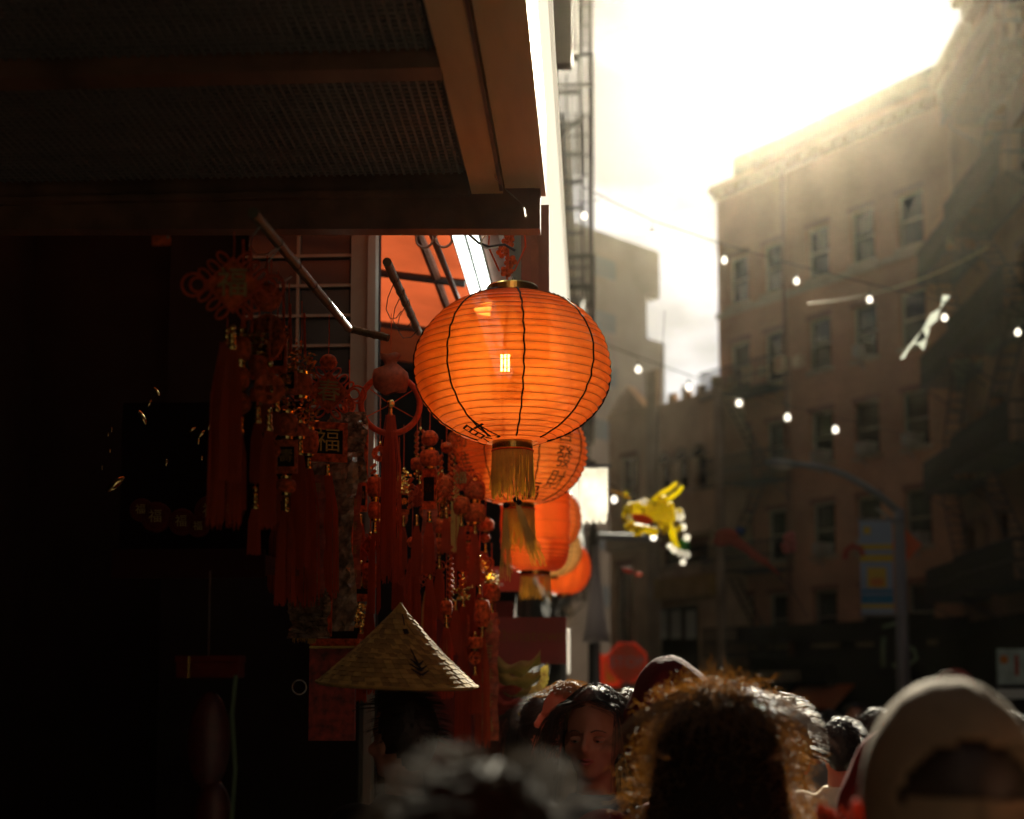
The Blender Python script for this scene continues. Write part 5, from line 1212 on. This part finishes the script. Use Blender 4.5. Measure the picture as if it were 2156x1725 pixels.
mb.lathe([(.05,1.36),(.1,1.36),(.072,1.43),(.066,1.435),(.06,1.43),(.05,1.36)], 20, (0,-.012,0)); mb.ell((0,0,.88), (.175,.13,.12))
JACKET = remesh(mb, .012, 3)
mb = MB(); leg_pieces(mb, .014); TROUSERS = remesh(mb, .014, 2)
mb = MB()
for s in (-1,1): mb.ell((s*.095,.05,.045), (.05,.135,.045))
SHOES = remesh(mb, .012, 1)
HCZ = 1.592
def hair_shell(kind):
    b = MB(); nu, nv = 40, 26; rx, ry, rz = .083, .1, .115
    keep = {}
    for j in range(nv+1):
        th = PI*j/nv
        for i in range(nu):
            a_ = 2*PI*i/nu; d = Vector((math.sin(th)*math.cos(a_), math.sin(th)*math.sin(a_), math.cos(th)))
            k = 1+.05*noise.noise(d*4)+.025*noise.noise(d*14)
            b.v.append((d.x*rx*k, -.012+d.y*ry*k, HCZ+d.z*rz*k)); keep[len(b.v)-1] = not ((d.y > .28 and d.z < .62-.1*abs(d.x)) or (d.z < -.55 and d.y > -.35) or (d.y > .02 and d.z < -.1))
    for j in range(nv):
        for i in range(nu):
            f = (j*nu+i, (j+1)*nu+i, (j+1)*nu+(i+1)%nu, j*nu+(i+1)%nu)
            if all(keep[q] for q in f): b.f.append(f); b.mi.append(0)
    return b
def strands(b, n, length, curl, lift, r, seed, down=1.0, spread=0.0, step=.011, minz=-.2, frizz=0):
    q = random.Random(seed); c = Vector((0,-.012,HCZ)); made = 0
    while made < n:
        z = q.uniform(minz,1); a_ = q.uniform(0, 2*PI); s = math.sqrt(1-z*z); d = Vector((s*math.cos(a_), s*math.sin(a_), z))
        if (d.y > .3 and d.z < .55) or (d.y > .1 and d.z < 0): continue
        made += 1
        p = c+Vector((d.x*.082, d.y*.098, d.z*.114)); tang = Vector((d.x*.9, d.y*.6-.15, -.25*down)).normalized()
        if frizz and q.random() < .35: L_ = length*q.uniform(.1,.35); fz = frizz
        else: L_ = length*q.uniform(.6,1); fz = 0
        n_ = max(4, int(L_/step)); pts = [p]; ph, w_ = q.random()*6, q.uniform(.55,1.1); v = (d*lift+tang*.6).normalized()
        for k in range(n_):
            v = (v+Vector((0,0,-1))*.13*down*(0.2 if fz else 1)+d*(.03*spread)).normalized()
            off = Vector((math.cos(ph+k*w_), math.sin(ph+k*w_*1.1), .6*math.sin(ph*2+k*w_)))*curl*(1+fz)
            p = p+v*step; rel = p-c
            if rel.y > .015 and rel.z < .075 and abs(rel.x) < .078: p.x += (1 if rel.x >= 0 else -1)*min(.02, .08-abs(rel.x)); rel = p-c
            if rel.z > -.12:
                e = Vector((rel.x/.09, rel.y/.106, rel.z/.124)).length
                if e < 1: p = c+rel/e
            pts.append(p+off)
        b.tube(pts, lambda t: r*(1-.6*t), 3, cap=False)
def skirt(b, length, w0, w1):
    nu = 26
    rows = 12; base = len(b.v)
    for j in range(rows+1):
        t = j/rows
        for i in range(nu+1):
            a_ = PI*.93+PI*1.14*i/nu; x, y = math.cos(a_), math.sin(a_); wx = w0+(w1-w0)*t; n_ = 1+.07*noise.noise(Vector((x*4,y*4,t*5)))
            b.v.append((x*wx*n_, -.012+y*(.095+.02*t)*n_, HCZ+.0-t*length))
    for j in range(rows):
        for i in range(nu): k = base+j*(nu+1)+i; b.f.append((k,k+1,k+nu+2,k+nu+1)); b.mi.append(0)
def obj_mat(o, m):
    o.data.materials.append(None) if not o.data.materials else None
    o.material_slots[0].link = 'OBJECT'; o.material_slots[0].material = m; return o
for me in (BODY, JACKET, TROUSERS, SHOES): me.materials.clear(); me.materials.append(M_['black'])
SKIN = mat('skin', (.42,.21,.13), .5, trans=.2, tcol=(.75,.14,.05)); 
H_BLACK = mat('black_hair', (.016,.010,.007), .55, trans=.04, tcol=(.3,.15,.06)); H_BROWN = mat('brown_hair', (.04,.022,.009), .6, trans=.4, tcol=(.85,.52,.17)); H_GREY = mat('light_brown_hair', (.10,.07,.045), .55, trans=.2, tcol=(.4,.27,.14))
CL = {k: mat('cloth_'+k, c, .85, var=.2, vs_=10, bump=.2, bs=30) for k, c in dict(black=(.018,.018,.02), navy=(.03,.035,.06), grey=(.2,.19,.18), cream=(.6,.52,.38), maroon=(.16,.015,.02), rust=(.4,.07,.03), olive=(.1,.09,.05)).items()}
HAIRS = {}
def hair_mesh(kind, m):
    if (kind, m.name) in HAIRS: return HAIRS[(kind, m.name)]
    b = hair_shell(kind)
    if kind == 'short': strands(b, 420, .05, .001, .35, .0012, 3, .6)
    elif kind == 'tousled': strands(b, 700, .055, .004, .6, .0011, 5, .35)
    elif kind == 'long': skirt(b, .3, .086, .12); strands(b, 1100, .36, .0006, .12, .0006, 4, 1)
    elif kind == 'curly':
        skirt(b, .42, .110, .185)
        for i, v in enumerate(b.v):
            if v[2] > HCZ: b.v[i] = (v[0]*1.33, (v[1]+.012)*1.1-.012, HCZ+(v[2]-HCZ)*1.1)
    me = b.mesh('hair', m, True); HAIRS[(kind, m.name)] = me; return me
PL = {}
def person(px, py_top, Y, label, jacket='black', hair='short', hm=None, yaw=0, skin=None, tilt=0, grp=None, hairscale=1, trousers='black'):
    top = W(px, py_top, Y); g = .13 if (top.x < .2 or top.x > 9.35) else .0
    k = (top.z-g)/1.705
    root = thing('person', label, 'person', (top.x, Y, g), yaw, grp, k)
    bd = link(BODY, 'body', root); obj_mat(bd, skin or SKIN)
    obj_mat(link(JACKET, 'jacket', root), CL[jacket]); obj_mat(link(TROUSERS, 'trousers', root), CL[trousers]); obj_mat(link(SHOES, 'shoes', root), M_['black'])
    if hair: h = link(hair_mesh(hair, hm or H_BLACK), 'hair', root)
    return root
# knit hood / cap pieces
def hood(root, m, s=1.0, peak=0.0, name='hood'):
    b = MB(); nu, nv = 36, 20
    for j in range(nv+1):
        th = PI*.78*j/nv
        for i in range(nu+1):
            a_ = PI*1.5-PI*.80+PI*1.6*i/nu; d = Vector((math.sin(th)*math.cos(a_), math.sin(th)*math.sin(a_), math.cos(th)))
            k = s*(1+.05*noise.noise(d*3)); pk = peak*max(0, d.z)**4
            b.v.append((d.x*.108*k+pk*-.6, -.02+d.y*.122*k, HCZ-.005+d.z*.135*k+pk))
    for j in range(nv):
        for i in range(nu): q = j*(nu+1)+i; b.f.append((q,q+nu+1,q+nu+2,q+1)); b.mi.append(0)
    o = b.build(name, m, root, smooth=True); sm = o.modifiers.new('thickness', 'SOLIDIFY'); sm.thickness = .006; return o

P1 = person(1512, 1462, 2.42, 'person with huge sunlit frizzy brown curls seen from behind, in a dark coat', 'black', 'curly', H_BROWN)
def frizz(root, m, n, seed):
    q = random.Random(seed); b = MB()
    for _ in range(n):
        if q.random() < .42:
            z = q.uniform(0, 1); a_ = q.uniform(0, 2*PI); s = math.sqrt(1-z*z); d = Vector((s*math.cos(a_), s*math.sin(a_), z)); L0 = q.random()**2.3
            base = Vector((0,-.012,HCZ))+Vector((d.x*(.108+.034*L0), d.y*(.105+.04*L0), d.z*(.118+.02*L0)))
        else:
            t = q.random()**.8; a_ = q.uniform(PI*.9, PI*2.1); L0 = q.random()**2.0; w_ = .108+.077*t+(.030+.045*t)*L0
            d = Vector((math.cos(a_), math.sin(a_), -.1)); base = Vector((d.x*w_, -.012+d.y*(.09+.04*t+.05*L0), HCZ-t*.40))
        if d.y > .35 and d.z < .5: continue
        if d.y < .1 and abs(base.x) < .085 and base.z < HCZ+.07 and q.random() < .93: continue
        v = Vector((q.gauss(0,1), q.gauss(0,1), q.gauss(-.5,.9)))+d*.5; v.normalize()
        rad = q.uniform(.002,.008); w_ = q.uniform(.7,1.5); ph = q.random()*6; L_ = q.randint(6,13); st = q.uniform(.0035,.006); e1 = v.orthogonal().normalized(); e2 = v.cross(e1); p = base; pts = []
        for k in range(L_):
            p = p+v*st+Vector((0,0,-.0006)); pts.append(p+e1*rad*math.cos(ph+k*w_)+e2*rad*math.sin(ph+k*w_))
        b.tube(pts, q.uniform(.00028,.0005), 3, cap=False)
    b.build('frizz', m, root, kind='stuff')
for ch in P1.children:
    if ch.name.startswith('hair'): ch.data.materials[0] = mat('shaded_curls', (.012,.007,.004), .95)  # hair core coloured near-black for the shade inside the dense curls
frizz(P1, H_BROWN, 8500, 11)
glo = MB(); strands(glo, 420, .16, .003, .25, .0006, 21, .7, 0, .011, .62)
for i, v in enumerate(glo.v): glo.v[i] = (v[0]*1.2, v[1]*1.1, HCZ+(v[2]-HCZ)*1.1+.004)
glo.build('glint_locks', mat('glint_brown_hair', (.1,.055,.025), .42), P1, kind='stuff')  # paler strands added to carry the sun's highlight on the crown
P2 = person(1420, 1440, 2.95, 'person in a peaked burgundy hood just behind the frizzy curls', 'maroon', None)
hood(P2, mat('burgundy_felt', (.09,.01,.014), .85, trans=.12, tcol=(.5,.05,.04), bump=.3, bs=80), 1.14, .03)
coat = MB(); coat.ell((0,-.03,1.40), (.235,.13,.085), 28, 16)
for i, v in enumerate(coat.v): v = Vector(v); coat.v[i] = (v.x, v.y, v.z+.01*noise.noise(v*9))
coat.build('coat_collar', CL['black'], P1, smooth=True)
P3 = person(1622, 1464, 3.0, 'person with glossy rim-lit hair half hidden behind the frizzy curls', 'navy', 'short', H_GREY)
P4 = person(1252, 1447, 3.25, 'woman with long dark hair facing the camera with lowered eyes', 'navy', 'long', H_BLACK, PI+R(-16))
P4.rotation_euler.x = R(0)
# face details
eyem = mat('eye_white', (.3,.24,.2), .3)
for s in (-1,1):
    b = MB(); b.ell((0,0,0), (.0145,.0125,.0085), 12, 8); e = b.build('eye', eyem, P4, smooth=True, loc=(s*.0305,.0695,1.571))
    b = MB(); b.ell((0,.0095,-.001), (.0055,.004,.0055), 10, 7); b.build('iris', M_['ink'], e, smooth=True)
    b = MB(); b.ell((0,.0002,.0016), (.0164,.0142,.0078), 12, 8); b.build('eyelid', SKIN, e, smooth=True)
    b = MB(); b.tube([(s*.014,.0885,1.590),(s*.027,.0875,1.5955),(s*.04,.078,1.594),(s*.049,.067,1.589)], lambda t: .0019-.0011*t, 6); b.build('eyebrow', H_BLACK, P4, smooth=True)
lip = mat('lips', (.33,.08,.07), .4)
b = MB(); b.tube([(-.021,.081,1.518),(-.009,.0915,1.5215),(0,.0935,1.5195),(.009,.0915,1.5215),(.021,.081,1.518)], lambda t: .0012+.0030*math.sin(PI*t), 8); b.build('upper_lip', lip, P4, smooth=True)
b = MB(); b.tube([(-.019,.081,1.5155),(-.008,.0915,1.511),(0,.093,1.510),(.008,.0915,1.511),(.019,.081,1.5155)], lambda t: .0010+.0038*math.sin(PI*t), 8); b.build('lower_lip', lip, P4, smooth=True)
P5 = person(1030, 1608, 1.12, 'blurred person with tousled light hair close to the camera, low in the frame', 'black', 'tousled', mat('ash_hair', (.02,.013,.007), .8, trans=.1, tcol=(.7,.5,.28)), R(-20))
P7 = person(1893, 1592, 2.3, 'person in a dark red pointed hood peeking out beside the khaki cap', 'rust', None)
hood(P7, mat('dark_red_hood', (.2,.03,.03), .8, trans=.25, tcol=(.7,.08,.03)), 1.05, .03)
P8 = person(2380, 1490, 1.3, 'blurred person in a pale shirt cut off by the frame edge', 'cream', 'tousled', H_GREY)
P6 = person(1990, 1450, 1.5, 'person wearing a khaki baseball cap with a strap opening at the back', 'black', 'cropped', H_BLACK)
for s in (-1,1):
    b = MB(); b.ell((0,0,0), (.008,.019,.033), 14, 10, Matrix.Rotation(s*.35,3,'Z')); b.ell((s*.003,-.006,-.004), (.007,.012,.022), 12, 8)
    b.build('ear', mat('backlit_skin', (.5,.2,.12), .6, trans=.55, tcol=(.7,.13,.05)) if s < 0 else MATS['backlit_skin'], P6, smooth=True, loc=(s*.099,.0,1.553))
# fuzzy trim of the red hood
fz = W(1782,1722,2.2); fz = (fz-P7.location)/P7.scale[0]; b = MB(); q = random.Random(2)
for k in range(700):
    t = q.uniform(PI*.6, PI*1.5); p = fz+Vector((.03*math.cos(t), .03*math.sin(t), q.uniform(-.06,.012))); d = Vector((math.cos(t), math.sin(t), q.uniform(0,.8))).normalized()
    b.tube([p, p+d*.012, p+d*.022+Vector((0,0,q.uniform(-.006,.006)))], .0007, 3, cap=False)
b.build('fleece_trim', mat('coral_fleece', (.5,.12,.06), .8, trans=.3), P7, kind='stuff')
CAPM = mat('khaki_twill', (.24,.18,.115), .85, trans=.08, tcol=(.6,.5,.35), var=.15, vs_=30, bump=.2, bs=120)
cap = thing('baseball_cap', 'worn khaki baseball cap seen from behind, opening and adjustment strap showing', 'cap', P6.location, 0, None, P6.scale[0])
b = MB(); nu, nv = 64, 26; rx, ry, rz = .0915, .11, .128
def cp(th, a_, g=0): d = Vector((math.sin(th)*math.cos(a_), math.sin(th)*math.sin(a_), math.cos(th))); return Vector((d.x*(rx+g), -.012+d.y*(ry+g), HCZ-.006+d.z*(rz+g)))
keep = {}
for j in range(nv+1):
    th = PI*.56*j/nv
    for i in range(nu):
        a_ = 2*PI*i/nu; p = cp(th, a_, .0015*noise.noise(Vector((i*.3,j*.3,1)))); b.v.append(tuple(p)); ang_ = (a_-1.5*PI); z = math.cos(th)
        keep[len(b.v)-1] = not (math.sin(a_) < 0 and (p.x/.066)**2+((z-.02)/.46)**2 < 1 and z > .06)
for j in range(nv):
    for i in range(nu):
        f = (j*nu+i, (j+1)*nu+i, (j+1)*nu+(i+1)%nu, j*nu+(i+1)%nu)
        if all(keep[k] for k in f): b.f.append(f); b.mi.append(0)
o = b.build('crown', CAPM, cap, smooth=True); sm = o.modifiers.new('thickness', 'SOLIDIFY'); sm.thickness = .003
b = MB(); b.ell(cp(0.0,0,.003), (.009,.009,.005), 12, 8); b.build('button', CAPM, cap, smooth=True)
for k in range(6):
    a_ = PI/6+k*PI/3; b = MB(); b.tube([cp(PI*.56*t/14, a_, .0018) for t in range(1, 15 if math.sin(a_) > -.8 else 6)], .0012, 4); b.build('panel_seam', MATS.get('cap_stitch') or mat('cap_stitch', (.13,.095,.06), .9), cap)
for a_ in (PI*1.5-.45, PI*1.5+.5): b = MB(); p = cp(.72, a_, .001); b.ell(p, (.003,.002,.003), 8, 5); b.build('vent_eyelet', M_['ink'], cap)
b = MB()
def band(a0, a1, z0, z1, g):
    n = 14; k0 = len(b.v)
    for i in range(n+1):
        a_ = a0+(a1-a0)*i/n
        for z in (z0,z1):
            for gg in (g, g+.003): b.v.append((math.cos(a_)*(rx+gg), -.012+math.sin(a_)*(ry+gg), HCZ-.006+z))
    for i in range(n):
        q = k0+i*4
        for x, y in ((0,2),(3,1),(2,3),(1,0)): b.f.append((q+x,q+y,q+4+y,q+4+x)); b.mi.append(0)
band(PI*1.5-.75, PI*1.5+.12, -.018, .010, .0015); b.build('strap', CAPM, cap)
b = MB(); band(PI*1.5+.05, PI*1.5+.75, -.020, .008, .0045); b.build('strap_tab', CAPM, cap)
b = MB()
for i in range(17):
    a_ = PI*.5-.85+1.7*i/16
    for e, g in ((0,0),(1,.07*math.cos((a_-PI*.5)*1.6))): b.v.append((math.cos(a_)*(rx+g*.6), -.012+math.sin(a_)*(ry+g), HCZ-.012-.012*e*(1-abs(a_-PI/2))))
for i in range(16): b.f.append((2*i,2*i+2,2*i+3,2*i+1)); b.mi.append(0)
o = b.build('brim', CAPM, cap, smooth=True); sm = o.modifiers.new('thickness', 'SOLIDIFY'); sm.thickness = .004

# wearer of the straw hat
tz = W(840,1420,3.3); 
P12 = person(846, 1452, 3.3, 'person in black under the conical straw hat, turned to the goods', 'black', 'short', H_BLACK, R(50))
# more of the crowd
CR = 'crowd filling the street beyond the front row'
crowd = [
 (1766,1512,5.2,'person in a cream jacket with a rim-lit dark head between the curls and the cap','cream','short',H_BLACK,0),
 (1188,1436,4.6,'person with a rim-lit brown head just before the long-haired woman','grey','short',H_BROWN,R(100)),
 (1150,1462,5.0,'person in profile with a sunlit cheek under the popcorn-like garland','olive','short',H_BLACK,R(-90)),
 (1328,1452,4.9,'person whose rim-lit crown shows between the woman and the burgundy hood','navy','short',H_GREY,0),
 (1712,1520,8.0,'small distant head in grey beside the frizzy curls','grey','short',H_BLACK,0),
 (1245,1470,7.5,'distant dark head behind the long-haired woman','black','short',H_BLACK,0),
 (1375,1478,9.0,'distant head below the stop sign','olive','long',H_BLACK,0),
 (1745,1495,10.0,'distant long-haired person before the orange awning','black','long',H_BLACK,0),
 (1800,1480,11.0,'distant person in grey before the orange awning corner','grey','short',H_BLACK,R(180)),
 (2120,1500,6.0,'person in navy behind the far side of the khaki cap','navy','short',H_BLACK,0),
 (2080,1478,9.5,'distant person in black between cap and poster sign','black','short',H_BLACK,R(20)),
 (1840,1492,7.0,'person in black hidden between the red hood and the cap','black','short',H_BLACK,0),
 (1090,1490,5.6,'person in black beside the goods below the scarves','black','long',H_BLACK,R(60)),
 (1580,1470,6.5,'person in olive hidden behind the frizzy curls','olive','short',H_BLACK,0),
]
for px, py, Y, lab, j, h, hm_, yw in crowd: person(px, py, Y, lab, j, h, hm_, yw, grp=CR)
# ================================================================ haze volume, added to stand in for the lens's veiling glare
hz = MB(); hz.bb((-60,-62,-1),(60,112,29.5))
hm = bpy.data.materials.new('glare_haze'); hm.use_nodes = True; t = hm.node_tree
for n in list(t.nodes):
    if n.type == 'BSDF_PRINCIPLED': t.nodes.remove(n)
pv = t.nodes.new('ShaderNodeVolumePrincipled'); pv.inputs['Color'].default_value = (.95,.87,.68,1)
pv.inputs['Density'].default_value = HAZE_D; pv.inputs['Anisotropy'].default_value = HAZE_G
t.links.new(pv.outputs[0], t.nodes['Material Output'].inputs['Volume'])
hz.build('glare_haze', hm, None, kind='stuff')
